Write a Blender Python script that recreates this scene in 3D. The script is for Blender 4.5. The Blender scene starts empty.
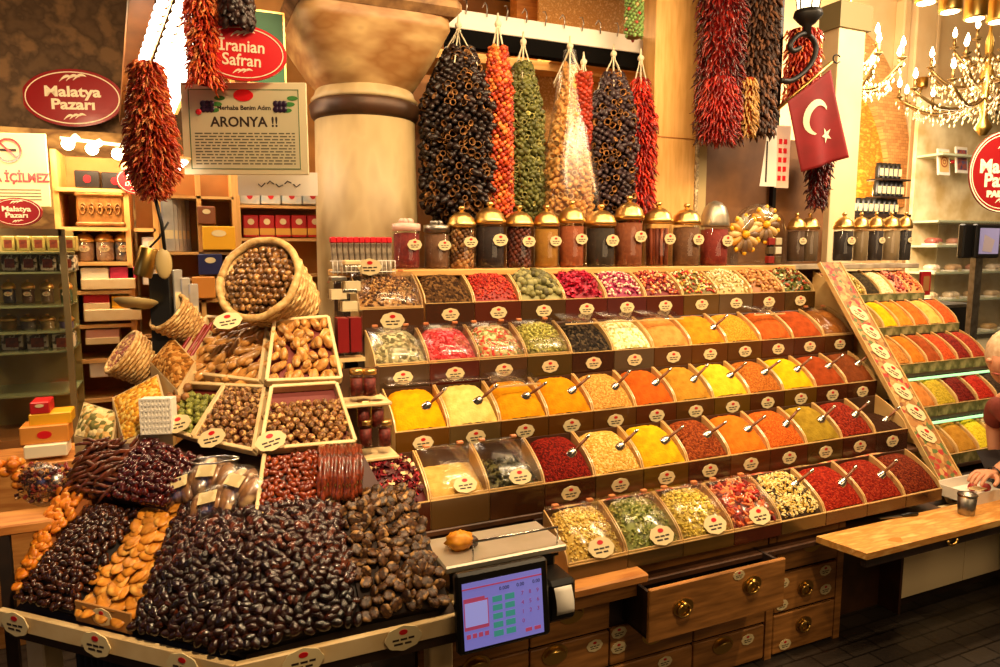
import bpy, math, random
import numpy as np
from mathutils import Vector, Matrix
random.seed(7)
SC = bpy.context.scene
COL = SC.collection
PI = math.pi
# ------------------------------------------------------------------ camera, world, lights, exposure
CAMZ = 1.6
YAW, PITCH, FPX = math.radians(65.86), math.radians(6.8), 700.0
FW = Vector((math.cos(YAW)*math.cos(PITCH), math.sin(YAW)*math.cos(PITCH), -math.sin(PITCH)))
RT = Vector((math.sin(YAW), -math.cos(YAW), 0.0))
UP = RT.cross(FW)
cam = bpy.data.cameras.new('camera'); camo = bpy.data.objects.new('camera', cam); COL.objects.link(camo)
cam.lens = FPX/1000*36; cam.sensor_width = 36; cam.clip_start = .05; cam.clip_end = 60
camo.matrix_world = Matrix(((RT.x, UP.x, -FW.x, 0), (RT.y, UP.y, -FW.y, 0), (RT.z, UP.z, -FW.z, CAMZ), (0, 0, 0, 1)))
SC.camera = camo
SC.view_settings.view_transform = 'Standard'; SC.view_settings.look = 'None'
SC.view_settings.gamma = 1; SC.view_settings.use_curve_mapping = False
SC.view_settings.exposure = 0.0
w = bpy.data.worlds.new('world'); SC.world = w; w.use_nodes = True
w.node_tree.nodes['Background'].inputs[0].default_value = (1.0, .62, .30, 1)
w.node_tree.nodes['Background'].inputs[1].default_value = .11
WARM = (1.0, .70, .38)
def area(name, loc, tgt, sx, sy, power, col=WARM):
    l = bpy.data.lights.new(name, 'AREA'); l.shape = 'RECTANGLE'; l.size = sx; l.size_y = sy; l.energy = power; l.color = col
    o = bpy.data.objects.new(name, l); COL.objects.link(o)
    d = (Vector(tgt)-Vector(loc)).normalized(); o.location = loc
    xa = Vector((1, 0, 0)); z = -d; y = z.cross(xa).normalized(); x = y.cross(z)
    o.matrix_world = Matrix(((x.x, y.x, z.x, loc[0]), (x.y, y.y, z.y, loc[1]), (x.z, y.z, z.z, loc[2]), (0, 0, 0, 1)))
def spot(name, loc, tgt, power, ang=60, r=.05, col=WARM, blend=.6):
    l = bpy.data.lights.new(name, 'SPOT'); l.energy = power; l.color = col; l.spot_size = math.radians(ang); l.spot_blend = blend; l.shadow_soft_size = r
    o = bpy.data.objects.new(name, l); COL.objects.link(o); o.location = loc
    o.rotation_euler = (Vector(tgt)-Vector(loc)).to_track_quat('-Z', 'Y').to_euler()
def point(name, loc, power, r=.05, col=WARM):
    l = bpy.data.lights.new(name, 'POINT'); l.energy = power; l.color = col; l.shadow_soft_size = r
    o = bpy.data.objects.new(name, l); COL.objects.link(o); o.location = loc
area('canopy_strip_light', (1.9, 1.75, 2.95), (1.9, 2.6, 1.1), 3.0, .10, 84)
area('canopy_strip_light', (1.5, 2.55, 2.95), (1.5, 3.0, 1.8), 2.4, .08, 18)
spot('stall_spot_light', (.3, .7, 3.0), (.12, 2.3, 1.05), 330, 40)
spot('stall_spot_light', (1.3, .8, 3.0), (1.5, 2.3, 1.0), 120, 50)
spot('stall_spot_light', (2.6, .9, 3.0), (2.6, 2.2, .8), 120, 50)
spot('column_spot_light', (.2, 1.3, 2.95), (.75, 3.2, 2.3), 30, 60)
area('drawer_fill', (2.4, -.9, 2.9), (2.4, 1.9, .2), 3.0, .8, 24)  # added fill that lifts the dark drawer fronts, no lamp of the aisle
area('right_hall_light', (5.6, 4.6, 3.6), (6.0, 6.6, 1.6), 2.5, 1.5, 480, (1, .80, .55))
area('hall_front_fill', (4.6, 2.2, 3.6), (5.0, 5.6, 1.6), 1.5, .6, 130, (1, .80, .55))  # added fill from the front, brightens the cream post and hall wall
area('counter_fill', (6.6, 5.3, 2.6), (6.9, 6.2, 1.2), 1.5, .2, 70)  # unseen fill added to brighten the glass counter's shelves
area('cabinet_fill', (-1.1, 3.2, 2.1), (-1.1, 3.8, 1.2), .8, .1, 14)  # added before the cabinet to brighten its boxes, not a cabinet lamp
point('wall_wash_light', (-1.2, 4.2, 2.5), 8, .1)
point('street_glow', (-1.6, 1.6, 1.6), 4, .3, (.45, .6, 1.0)); bpy.data.lights['street_glow'].specular_factor = 0
area('right_stand_light', (4.2, 1.9, 2.8), (4.2, 2.6, 1.0), 1.2, .1, 26)
area('left_shop_light', (-.55, 3.6, 2.7), (-.4, 4.2, 1.4), 1.0, .1, 36)
area('inner_shop_light', (1.6, 3.9, 2.95), (1.6, 3.9, 1.0), 1.6, .4, 22)
# ------------------------------------------------------------------ pixel helpers (photo point on a real plane)
def ray(px, py): return FW + RT*((px-500)/FPX) + UP*((333.5-py)/FPX)
ORG = Vector((0, 0, CAMZ))
def QY(px, py, Y): r = ray(px, py); return ORG + r*(Y/r.y)
def QX(px, py, X): r = ray(px, py); return ORG + r*(X/r.x)
def QZ(px, py, Z): r = ray(px, py); return ORG + r*((Z-CAMZ)/r.z)
def QP(px, py, p0, n):
    r = ray(px, py); return ORG + r*(((Vector(p0)-ORG).dot(n))/r.dot(n))
def depth(p): return (Vector(p)-ORG).dot(FW)
# ------------------------------------------------------------------ mesh builder
def rotm(rx=0, ry=0, rz=0):
    from mathutils import Euler
    return Euler((rx, ry, rz)).to_matrix().to_4x4()
def basis(x, y, z, o=(0, 0, 0)):
    return Matrix(((x[0], y[0], z[0], o[0]), (x[1], y[1], z[1], o[1]), (x[2], y[2], z[2], o[2]), (0, 0, 0, 1)))
T = Matrix.Translation
def S(x, y=None, z=None):
    if y is None: y = z = x
    return Matrix.Diagonal((x, y, z, 1))
class MB:
    def __init__(s): s.v = []; s.f = []; s.m = []; s.sm = []
    def add(s, vs, fs, M=None, mi=0, smooth=False):
        b = len(s.v)
        if M is not None: vs = [M @ Vector(v) for v in vs]
        s.v += [tuple(v) for v in vs]
        for k, f in enumerate(fs):
            s.f.append([b+i for i in f]); s.m.append(mi[k] if isinstance(mi, (list, tuple)) else mi); s.sm.append(smooth)
        return s
    def mb(s, o, M=None):
        b = len(s.v); s.v += [tuple(M @ Vector(v)) if M is not None else v for v in o.v]
        s.f += [[b+i for i in f] for f in o.f]; s.m += o.m; s.sm += o.sm; return s
    def box(s, x0, x1, y0, y1, z0, z1, mi=0, M=None, bev=0.0):
        if bev > 0:
            b = min(bev, (x1-x0)*.45, (y1-y0)*.45, (z1-z0)*.45)
            vs = []; idx = {}
            for i, X in enumerate((x0, x1)):
                for j, Y in enumerate((y0, y1)):
                    for k, Z in enumerate((z0, z1)):
                        sx, sy, sz = (1, -1)[i], (1, -1)[j], (1, -1)[k]
                        for a in range(3):
                            p = [X+sx*b, Y+sy*b, Z+sz*b]; p[a] = (X, Y, Z)[a]
                            idx[i, j, k, a] = len(vs); vs.append(tuple(p))
            fs = []
            for i in (0, 1): fs.append([idx[i, j, k, 0] for j, k in ((0, 0), (1, 0), (1, 1), (0, 1))])
            for j in (0, 1): fs.append([idx[i, j, k, 1] for i, k in ((0, 0), (0, 1), (1, 1), (1, 0))])
            for k in (0, 1): fs.append([idx[i, j, k, 2] for i, j in ((0, 0), (1, 0), (1, 1), (0, 1))])
            for i in (0, 1):
                for j in (0, 1):
                    fs.append([idx[i, j, 0, 0], idx[i, j, 1, 0], idx[i, j, 1, 1], idx[i, j, 0, 1]])
                    fs.append([idx[i, 0, j, 0], idx[i, 1, j, 0], idx[i, 1, j, 2], idx[i, 0, j, 2]])
                    fs.append([idx[0, i, j, 1], idx[1, i, j, 1], idx[1, i, j, 2], idx[0, i, j, 2]])
                    for k in (0, 1): fs.append([idx[i, j, k, 0], idx[i, j, k, 1], idx[i, j, k, 2]])
            return s.add(vs, fs, M, mi)
        vs = [(x, y, z) for x in (x0, x1) for y in (y0, y1) for z in (z0, z1)]
        return s.add(vs, [(0, 1, 3, 2), (4, 6, 7, 5), (0, 4, 5, 1), (2, 3, 7, 6), (0, 2, 6, 4), (1, 5, 7, 3)], M, mi)
    def lathe(s, prof, n=16, mi=0, M=None, smooth=True, cap=True):
        vs = []; fs = []; mm = []
        for r, z in prof:
            for k in range(n): a = 2*PI*k/n; vs.append((r*math.cos(a), r*math.sin(a), z))
        for i in range(len(prof)-1):
            for k in range(n):
                fs.append((i*n+k, i*n+(k+1) % n, (i+1)*n+(k+1) % n, (i+1)*n+k)); mm.append(mi[i] if isinstance(mi, (list, tuple)) else mi)
        if cap:
            fs.append(tuple(range(n))[::-1]); mm.append(mm[0]); fs.append(tuple((len(prof)-1)*n+k for k in range(n))); mm.append(mm[-2])
        s.add(vs, fs, M, mm, smooth)
        if cap: s.sm[-1] = s.sm[-2] = False
        return s
    def tube(s, pts, r, n=8, mi=0, M=None, smooth=True):
        pts = [Vector(p) for p in pts]; vs = []; fs = []
        up = Vector((0, 0, 1)); prev = None
        for i, p in enumerate(pts):
            d = (pts[min(i+1, len(pts)-1)]-pts[max(i-1, 0)]).normalized()
            if prev is None:
                a = d.cross(up); a = d.cross(Vector((1, 0, 0))) if a.length < .1 else a
            else: a = prev - d*prev.dot(d)
            a.normalize(); prev = a; b = d.cross(a)
            rr = r[i] if isinstance(r, (list, tuple)) else r
            for k in range(n): t = 2*PI*k/n; vs.append(p+a*(rr*math.cos(t))+b*(rr*math.sin(t)))
        for i in range(len(pts)-1):
            for k in range(n): fs.append((i*n+k, i*n+(k+1) % n, (i+1)*n+(k+1) % n, (i+1)*n+k))
        fs.append(tuple(range(n))[::-1]); fs.append(tuple((len(pts)-1)*n+k for k in range(n)))
        return s.add(vs, fs, M, mi, smooth)
    def prism(s, poly, z0, z1, mi=0, M=None, smooth=False):
        n = len(poly); vs = [(x, y, z0) for x, y in poly]+[(x, y, z1) for x, y in poly]
        fs = [tuple(range(n))[::-1], tuple(range(n, 2*n))]+[(k, (k+1) % n, n+(k+1) % n, n+k) for k in range(n)]
        return s.add(vs, fs, M, mi, smooth)
    def grid(s, fn, nu, nv, mi=0, M=None, smooth=True):
        vs = [fn(i/nu, j/nv) for j in range(nv+1) for i in range(nu+1)]
        fs = [(j*(nu+1)+i, j*(nu+1)+i+1, (j+1)*(nu+1)+i+1, (j+1)*(nu+1)+i) for j in range(nv) for i in range(nu)]
        return s.add(vs, fs, M, mi, smooth)
    def sheet(s, fn, nu, nv, th, mi=0, M=None, smooth=True):
        a = [Vector(fn(i/nu, j/nv)) for j in range(nv+1) for i in range(nu+1)]; th = Vector(th)
        N = len(a); vs = a+[p+th for p in a]; q = lambda j, i: j*(nu+1)+i
        fs = [(q(j, i), q(j, i+1), q(j+1, i+1), q(j+1, i)) for j in range(nv) for i in range(nu)]
        fs += [tuple(N+k for k in f[::-1]) for f in fs]
        e = [q(0, i) for i in range(nu+1)]+[q(j, nu) for j in range(1, nv+1)]+[q(nv, i) for i in range(nu-1, -1, -1)]+[q(j, 0) for j in range(nv-1, 0, -1)]
        nf = len(fs)
        for k in range(len(e)): a_, b_ = e[k], e[(k+1) % len(e)]; fs.append((b_, a_, N+a_, N+b_))
        s.add(vs, fs, M, mi, smooth)
        for k in range(len(fs)-nf): s.sm[-1-k] = False
        return s
    def ball(s, r=1, nu=10, nv=7, mi=0, M=None, fn=None):
        vs = []; fs = []
        for j in range(nv+1):
            th = PI*j/nv
            for i in range(nu):
                a = 2*PI*i/nu; p = Vector((math.sin(th)*math.cos(a), math.sin(th)*math.sin(a), math.cos(th)))
                k = fn(p) if fn else 1
                vs.append(p*r*k)
        for j in range(nv):
            for i in range(nu): fs.append((j*nu+i, (j+1)*nu+i, (j+1)*nu+(i+1) % nu, j*nu+(i+1) % nu))
        return s.add(vs, fs, M, mi, True)
    def build(s, name, mats, parent=None, M=None):
        me = bpy.data.meshes.new(name); me.from_pydata(s.v, [], s.f)
        mats = mats if isinstance(mats, (list, tuple)) else [mats]
        for m in mats: me.materials.append(m)
        me.polygons.foreach_set('material_index', s.m); me.polygons.foreach_set('use_smooth', s.sm); me.update()
        o = bpy.data.objects.new(name, me); COL.objects.link(o)
        if parent is not None: o.parent = parent
        if M is not None: o.matrix_local = M
        return o
def tag(o, label=None, cat=None, group=None, kind=None):
    if label: o['label'] = label
    if cat: o['category'] = cat
    if group: o['group'] = group
    if kind: o['kind'] = kind
    return o
def thing(name, label, cat, loc=(0, 0, 0), rz=0, group=None, M=None):
    o = bpy.data.objects.new(name, None); COL.objects.link(o); o.empty_display_size = .05
    if M is not None: o.matrix_world = M
    else: o.location = loc; o.rotation_euler = (0, 0, rz)
    return tag(o, label, cat, group)
def struct(o): o['kind'] = 'structure'; return o
def inst(src, M, label=None, cat=None, group=None, parent=None, name=None):
    o = src.copy()
    if name: o.name = name
    COL.objects.link(o); o.parent = parent
    if parent is None: o.matrix_world = M
    else: o.matrix_local = M
    return tag(o, label, cat, group)
def copy_tree(src, M, label=None, group=None):
    r = src.copy(); COL.objects.link(r); r.matrix_world = M; tag(r, label, None, group)
    for ch in list(src.children):
        c = ch.copy(); COL.objects.link(c); c.parent = r
        for g in ch.children: d = g.copy(); COL.objects.link(d); d.parent = c
    return r
# ------------------------------------------------------------------ materials
def srgb(h):
    h = h.lstrip('#'); c = [int(h[i:i+2], 16)/255 for i in (0, 2, 4)]
    return tuple(((x/12.92) if x <= .04045 else ((x+.055)/1.055)**2.4) for x in c)+(1,)
def lin(c): return srgb(c) if isinstance(c, str) else tuple(c)[:3]+(1,)
MC = {}
def mat(name, c, rough=.5, metal=0, c2=None, scale=20, bump=0, bscale=None, kind='noise', stretch=None, coat=0, spec=.5, rnd=0, emit=0, detail=3, island=None, sub=0, contrast=(.35, .65)):
    if name in MC: return MC[name]
    m = bpy.data.materials.new(name); m.use_nodes = True; nt = m.node_tree; N = nt.nodes; L = nt.links
    b = N['Principled BSDF']; c = lin(c)
    b.inputs['Roughness'].default_value = rough; b.inputs['Metallic'].default_value = metal
    b.inputs['Coat Weight'].default_value = coat; b.inputs['Coat Roughness'].default_value = .12; b.inputs['Specular IOR Level'].default_value = spec
    b.inputs['Base Color'].default_value = c
    out = None
    if c2 is not None or bump:
        tc = N.new('ShaderNodeTexCoord'); mp = N.new('ShaderNodeMapping'); L.new(tc.outputs['Object'], mp.inputs[0])
        if stretch: mp.inputs['Scale'].default_value = stretch
        def tex(k, sc):
            if k == 'noise':
                t = N.new('ShaderNodeTexNoise'); t.inputs['Scale'].default_value = sc; t.inputs['Detail'].default_value = detail; L.new(mp.outputs[0], t.inputs['Vector']); return t.outputs['Fac'], t.outputs['Fac']
            if k == 'voronoi':
                t = N.new('ShaderNodeTexVoronoi'); t.inputs['Scale'].default_value = sc; L.new(mp.outputs[0], t.inputs['Vector'])
                sp = N.new('ShaderNodeSeparateColor'); L.new(t.outputs['Color'], sp.inputs[0]); return sp.outputs[0], t.outputs['Distance']
            t = N.new('ShaderNodeTexWave'); t.inputs['Scale'].default_value = sc; t.inputs['Distortion'].default_value = 3; L.new(mp.outputs[0], t.inputs['Vector']); return t.outputs['Fac'], t.outputs['Fac']
        fac, hgt = tex(kind, scale)
        if bscale: _, hgt = tex('voronoi' if kind == 'voronoi' else 'noise', bscale)
        if c2 is not None:
            cols = [c]+[lin(x) for x in (c2 if isinstance(c2, list) else [c2])]
            rp = N.new('ShaderNodeValToRGB'); e = rp.color_ramp.elements
            lo, hi = contrast if kind != 'voronoi' else (0, 1)
            if kind == 'voronoi' and len(cols) > 1: rp.color_ramp.interpolation = 'CONSTANT'; hi = (len(cols)-1)/len(cols)
            e[0].position = lo; e[0].color = cols[0]; e[1].position = hi; e[1].color = cols[-1]
            for i in range(1, len(cols)-1): x = e.new(lo+(hi-lo)*i/(len(cols)-1)); x.color = cols[i]
            L.new(fac, rp.inputs[0]); out = rp.outputs[0]
        if bump:
            bp = N.new('ShaderNodeBump'); bp.inputs['Strength'].default_value = bump; bp.inputs['Distance'].default_value = .004
            if kind == 'voronoi': bp.invert = True
            L.new(hgt, bp.inputs['Height']); L.new(bp.outputs[0], b.inputs['Normal'])
    if island:
        g = N.new('ShaderNodeNewGeometry'); rp = N.new('ShaderNodeValToRGB'); e = rp.color_ramp.elements; cols = [c]+[lin(x) for x in island]
        rp.color_ramp.interpolation = 'CONSTANT'; e[0].color = cols[0]; e[1].position = (len(cols)-1)/len(cols); e[1].color = cols[-1]
        for i in range(1, len(cols)-1): x = e.new(i/len(cols)); x.color = cols[i]
        L.new(g.outputs['Random Per Island'], rp.inputs[0]); out = rp.outputs[0]
    if rnd:
        oi = N.new('ShaderNodeObjectInfo'); hs = N.new('ShaderNodeHueSaturation'); mr = N.new('ShaderNodeMapRange')
        mr.inputs['To Min'].default_value = 1-rnd; mr.inputs['To Max'].default_value = 1+rnd
        L.new(oi.outputs['Random'], mr.inputs['Value']); L.new(mr.outputs[0], hs.inputs['Value'])
        if out: L.new(out, hs.inputs['Color'])
        else: hs.inputs['Color'].default_value = c
        out = hs.outputs[0]
    if out: L.new(out, b.inputs['Base Color'])
    if sub: b.inputs['Subsurface Weight'].default_value = sub; b.inputs['Subsurface Radius'].default_value = (.01, .004, .002)
    if emit:
        b.inputs['Emission Strength'].default_value = emit; b.inputs['Emission Color'].default_value = c
    MC[name] = m; return m
def clear(name, tint=(1, 1, 1, 1), gloss=.12, rough=.08):
    if name in MC: return MC[name]
    m = bpy.data.materials.new(name); m.use_nodes = True; nt = m.node_tree; N = nt.nodes; L = nt.links
    for n in list(N):
        if n.type != 'OUTPUT_MATERIAL': N.remove(n)
    o = [n for n in N if n.type == 'OUTPUT_MATERIAL'][0]
    t = N.new('ShaderNodeBsdfTransparent'); t.inputs[0].default_value = tint
    g = N.new('ShaderNodeBsdfGlossy'); g.inputs['Roughness'].default_value = rough
    mx = N.new('ShaderNodeMixShader'); lw = N.new('ShaderNodeLayerWeight'); lw.inputs[0].default_value = .2
    mr = N.new('ShaderNodeMapRange'); mr.inputs['To Min'].default_value = gloss; mr.inputs['To Max'].default_value = .4
    L.new(lw.outputs['Fresnel'], mr.inputs['Value']); L.new(mr.outputs[0], mx.inputs[0]); L.new(t.outputs[0], mx.inputs[1]); L.new(g.outputs[0], mx.inputs[2]); L.new(mx.outputs[0], o.inputs[0])
    MC[name] = m; return m
def glow(name, c, s):
    if name in MC: return MC[name]
    m = bpy.data.materials.new(name); m.use_nodes = True; N = m.node_tree.nodes; b = N['Principled BSDF']
    b.inputs['Base Color'].default_value = lin(c); b.inputs['Emission Color'].default_value = lin(c); b.inputs['Emission Strength'].default_value = s; MC[name] = m; return m
WOOD = mat('pine_wood', '#c98a45', .5, c2='#a8672c', scale=6, stretch=(1, 8, 8), bump=.1)
WOODX = mat('pale_pine', '#e3b26c', .5, c2='#cf9850', scale=5, stretch=(1, 8, 8), bump=.08)
WOODV = mat('pale_pine_upright', '#e6b268', .5, c2='#d39d52', scale=5, stretch=(8, 8, 1), bump=.08)
DWOOD = mat('drawer_wood', '#b5793a', .5, c2='#80521f', scale=5, stretch=(1, 6, 9), bump=.25)
DARK = mat('dark_stained_wood', '#2e1a0e', .6, c2='#1a0e07', scale=10, bump=.1)
STANDW = mat('stand_brown_board', '#4e2e18', .5, c2='#38200f', scale=10, bump=.1)
CREAMW = mat('cream_painted_wood', '#e2c795', .5, c2='#cfae78', scale=8, bump=.1)
ACR = clear('clear_acrylic', (1, .98, .94, 1), .04, .1)
LIDM = clear('clear_lid', (.99, .98, .96, 1), .035, .16)
GLASS = clear('jar_glass', (.99, .99, .98, 1), .035, .05)
FILM = clear('plastic_film', (.97, .96, .93, 1), .10, .25)
EDGE = mat('acrylic_edge', '#dcb87c', .3, c2='#c79b5c', scale=9, coat=.3)
GOLD = mat('gold_metal', '#e6bd72', .32, 1)
BRASS = mat('aged_brass', '#c09a50', .32, 1)
CHROME = mat('chrome', '#d8d4cc', .15, 1)
STEEL = mat('brushed_steel', '#a8a196', .35, 1, c2='#8b857b', scale=30)
IRON = mat('black_iron', '#17120f', .5, .4)
BLACK = mat('black_plastic', '#12100f', .35)
CREAM = mat('cream_paper', '#dcc795', .6)
WHITE = mat('white_paint', '#ece4d6', .5)
RED = mat('sign_red', '#c4141c', .35)
DRED = mat('deep_red', '#8e1015', .4)
INK = mat('dark_ink', '#2a1a14', .6)
GREEN = mat('sign_green', '#2c6b44', .5)
# ------------------------------------------------------------------ small shared meshes
def text(name, body, size, m, M, parent, ext=.0006, bold=0.0, sx=1.0):
    cu = bpy.data.curves.new(name, 'FONT'); cu.body = body; cu.size = size; cu.align_x = 'CENTER'; cu.align_y = 'CENTER'; cu.extrude = ext; cu.offset = bold; cu.resolution_u = 3
    cu.materials.append(m); tmp = bpy.data.objects.new(name+'_curve', cu); me = bpy.data.meshes.new_from_object(tmp); me.name = name; bpy.data.objects.remove(tmp)
    if not me.materials: me.materials.append(m)
    o = bpy.data.objects.new(name, me); COL.objects.link(o); o.parent = parent; o.matrix_local = M @ S(sx, 1, 1); return o
def ell(a, b, n=28, sc=0, k=8): return [(a*(1+sc*math.cos(k*t))*math.cos(t), b*(1+sc*math.cos(k*t))*math.sin(t)) for t in [2*PI*i/n for i in range(n)]]
def ring(mb, a, b, wd, z0, z1, n=32, mi=0):
    o = ell(a, b, n); i = ell(a-wd, b-wd, n); vs = [(x, y, z1) for x, y in o]+[(x, y, z1) for x, y in i]+[(x, y, z0) for x, y in o]
    fs = [(k, (k+1) % n, n+(k+1) % n, n+k) for k in range(n)]+[(k, 2*n+k, 2*n+(k+1) % n, (k+1) % n) for k in range(n)]
    mb.add(vs, fs, None, mi)
# price tag: unit width 1, in local XY, front +Z
def tag_mesh():
    b = MB(); b.prism(ell(.5, .34, 48, .035, 8), 0, .03, 0)
    b.prism([(x, y+.17) for x, y in ell(.12, .075, 14)], .03, .04, 1)
    for x0, x1, y in ((-.3, -.12, -.03), (-.08, .1, -.03), (.14, .3, -.02), (-.26, -.02, -.15), (.04, .22, -.15)):
        b.box(x0, x1, y-.028, y+.028, .03, .036, 2)
    return b
_t = tag_mesh()
TAGME = _t.build('price_tag', [CREAM, RED, INK]); TAGDATA = TAGME.data; bpy.data.objects.remove(TAGME)
def price_tag(M, size, parent, name='price_tag'):
    o = bpy.data.objects.new(name, TAGDATA); COL.objects.link(o); o.parent = parent; o.matrix_local = M @ S(size); return o
FACE = rotm(PI/2)      # local XY plate turned to face -Y
def noise3(p, s=1.0):
    x, y, z = p[0]*s, p[1]*s, p[2]*s
    return (math.sin(x*1.7+y*2.3+1.3)+math.sin(y*3.1-z*1.9+.7)+math.sin(z*2.7+x*3.3+2.1))/3
def rq(): # random rotation
    from mathutils import Quaternion
    q = Quaternion([random.gauss(0, 1) for _ in range(4)]); q.normalize(); return q.to_matrix().to_4x4()
# ------------------------------------------------------------------ setting
def pbox(name, p, mats, lo, hi, bev=0): return MB().box(lo[0], hi[0], lo[1], hi[1], lo[2], hi[2], bev=bev).build(name, mats, p)
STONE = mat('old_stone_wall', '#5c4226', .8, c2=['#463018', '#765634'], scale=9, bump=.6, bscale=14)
STONEL = mat('light_stone_wall', '#a8824e', .8, c2=['#8a6535', '#c59c60'], scale=4, bump=.5, bscale=18)
CREAMWALL = mat('cream_plaster', '#efd3a2', .7, c2='#e6c590', scale=2)
def paver_mat():
    m = mat('stone_pavers', '#6b6259', .3, c2=['#4d4a4c', '#8a7a66'], scale=5, bump=.4, bscale=25)
    nt = m.node_tree; N = nt.nodes; L = nt.links; b = N['Principled BSDF']
    br = N.new('ShaderNodeTexBrick'); br.inputs['Scale'].default_value = 3.2; br.inputs['Mortar Size'].default_value = .012
    br.inputs['Color2'].default_value = lin('#2c2622'); br.inputs['Color1'].default_value = lin('#3c342c'); br.inputs['Mortar'].default_value = lin('#120e0b')
    tc = N.new('ShaderNodeTexCoord'); L.new(tc.outputs['Object'], br.inputs[0]); L.new(br.outputs[0], b.inputs['Base Color']); return m
struct(MB().box(-6, 12, -2, 9, -.1, 0).build('floor', paver_mat()))
def stone_block_mat():
    m = mat('vault_stone_blocks', '#4a3520', .85, c2='#2a1c10', scale=3, bump=.6, bscale=14)
    return m
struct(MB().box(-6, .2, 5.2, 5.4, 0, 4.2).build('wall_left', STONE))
struct(MB().box(.2, 3.6, 4.6, 4.7, 0, 4.2).build('wall_back', mat('shop_back_wall', '#a06a30', .6, c2='#7d4e20', scale=3)))
struct(MB().box(3.6, 12, 7.0, 7.2, 0, 5.2).build('wall_right', CREAMWALL))
struct(MB().box(-6, 3.62, -2, 5.4, 3.3, 3.4).build('ceiling', mat('dark_vault_plaster', '#5b4023', .8, c2='#3b2814', scale=2)))
struct(MB().box(3.5, 12, -2, 7.2, 5.0, 5.1).build('ceiling_hall', CREAMWALL))
# pier at the stall's right end
def quadY(px0, px1, y0, y1, Y):
    a = QY(px0, y1, Y); b = QY(px1, y1, Y); c = QY(px0, y0, Y); d = QY(px1, y0, Y)
    return min(a.x, c.x), max(b.x, d.x), min(a.z, b.z), max(c.z, d.z)
# ------------------------------------------------------------------ spice bins
PIECE = {}
def proto_piece(kind):
    if kind in PIECE: return PIECE[kind]
    b = MB()
    if kind == 'nut': b.ball(1, 6, 4, fn=lambda p: 1)
    elif kind == 'lime': b.ball(1, 12, 8, fn=lambda p: 1+.05*noise3(p, 3))
    elif kind == 'bud': b.ball(1, 6, 4, M=S(.7, .7, 1.1))
    elif kind == 'petal': b.grid(lambda u, v: ((u-.5)*2, (v-.5)*1.6, .5*(u-.5)**2+.3*math.sin(v*4)), 3, 3)
    elif kind == 'chip': b.box(-1, 1, -.7, .7, -.35, .35, bev=.2)
    PIECE[kind] = b; return b
def arc(v, H): return H*(.5*v+.5*math.sqrt(max(0, 1-(1-v)**2)))
CONT = {}
def content_mat(nm, kind, cols, sc):
    if nm in MC: return MC[nm]
    if kind == 'powder': return mat(nm, mixcol(cols[0], '#6a3408', .10), .9, c2=[mixcol(x, '#5a2c08', .22) for x in cols[1:]], scale=26, bump=.7, bscale=120, spec=.1)
    if kind == 'grain': return mat(nm, cols[0], .7, c2=cols[1:], scale=(sc or 170)*.7, bump=.9, kind='voronoi', spec=.08)
    return mat(nm, cols[0], .55, island=cols[1:], spec=.4)
def heap_fn(w, D, H, kind, seed, lump=.004, fill=.93):
    def fn(u, v):
        x = (u-.5)*(w-.016); y = .004+v*(D+.01)
        e = 1-(2*u-1)**2
        z = (arc(v, H)*.45+H*v*.55)*fill-.010+(.030 if fill >= .9 else .018)*(e**.35)*math.sin(PI*min(1, v*.85+.12))
        z -= .02*max(0, v-.85)/.15*.6
        if fill >= .9: z += .016*math.sin(PI*min(1, v*.8+.1))-.045*v*abs(2*u-1)**5
        z += lump*noise3((x*70+seed, y*70, seed*3.1))+lump*.5*noise3((x*190, y*190+seed, seed))
        return (x, y, z)
    return fn
def make_heap(w, D, H, kind, cols, nm, seed, parent, size=.008, piece='nut', n=260, fill=.93, sc=None):
    m = content_mat('spice_'+nm, kind, cols, sc)
    fn = heap_fn(w, D, H, kind, seed, .0028 if kind == 'powder' else .0018, fill); b = MB()
    if kind == 'chunk':
        f2 = lambda u, v: (lambda p: (p[0], p[1], p[2]-size*.8))(fn(u, v))
        b.grid(f2, 10, 10)
        P = proto_piece(piece); rnd = random.Random(seed*77+3)
        st = random.getstate(); random.seed(seed*77+3)
        for i in range(n):
            u, v = random.uniform(.05, .95), random.uniform(.02, .98); p = Vector(fn(u, v))
            s_ = size*random.uniform(.75, 1.25)
            b.mb(P, T(p+Vector((0, 0, random.uniform(-.4, .35)*size))) @ rq() @ S(s_))
        random.setstate(st)
    else: b.grid(fn, 26, 22)
    # skirt down to the tray floor
    o = b.build('spice_heap', m, parent); o['kind'] = 'stuff'; return o
def mixcol(a, b, t): a = lin(a); b = lin(b); return tuple(a[i]*(1-t)+b[i]*t for i in range(3))+(1,)
SCOOP = None
def make_scoop(M, label, wood=True):
    global SCOOP
    if SCOOP is None:
        r = thing('metal_scoop', label, 'scoop', M=M)
        a = [(-.004, .0), (.016, .0)]
        b = MB().sheet(lambda u, v: (.017*math.cos(PI+PI*u)*(1-.35*v**3), .017*math.sin(PI+PI*u)*(1-.3*v**3), -.034+.034*v), 8, 5, (0, .0012, .0))
        b.prism([(.017*.65*math.cos(PI+PI*i/8), .017*.7*math.sin(PI+PI*i/8)) for i in range(9)], -.001, .001)
        b.build('scoop_bowl', CHROME, r)
        h = MB().lathe([(.003, 0), (.0045, .008), (.0055, .02), (.005, .055)], 10).build('handle', mat('scoop_handle_wood', '#7a431c', .35, c2='#5a2d10', scale=40), r)
        MB().lathe([(.005, .055), (.0062, .058), (.0062, .066), (.003, .072)], 10).build('end_cap', CHROME, h)
        SCOOP = r; return r
    return copy_tree(SCOOP, M, label)
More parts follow.
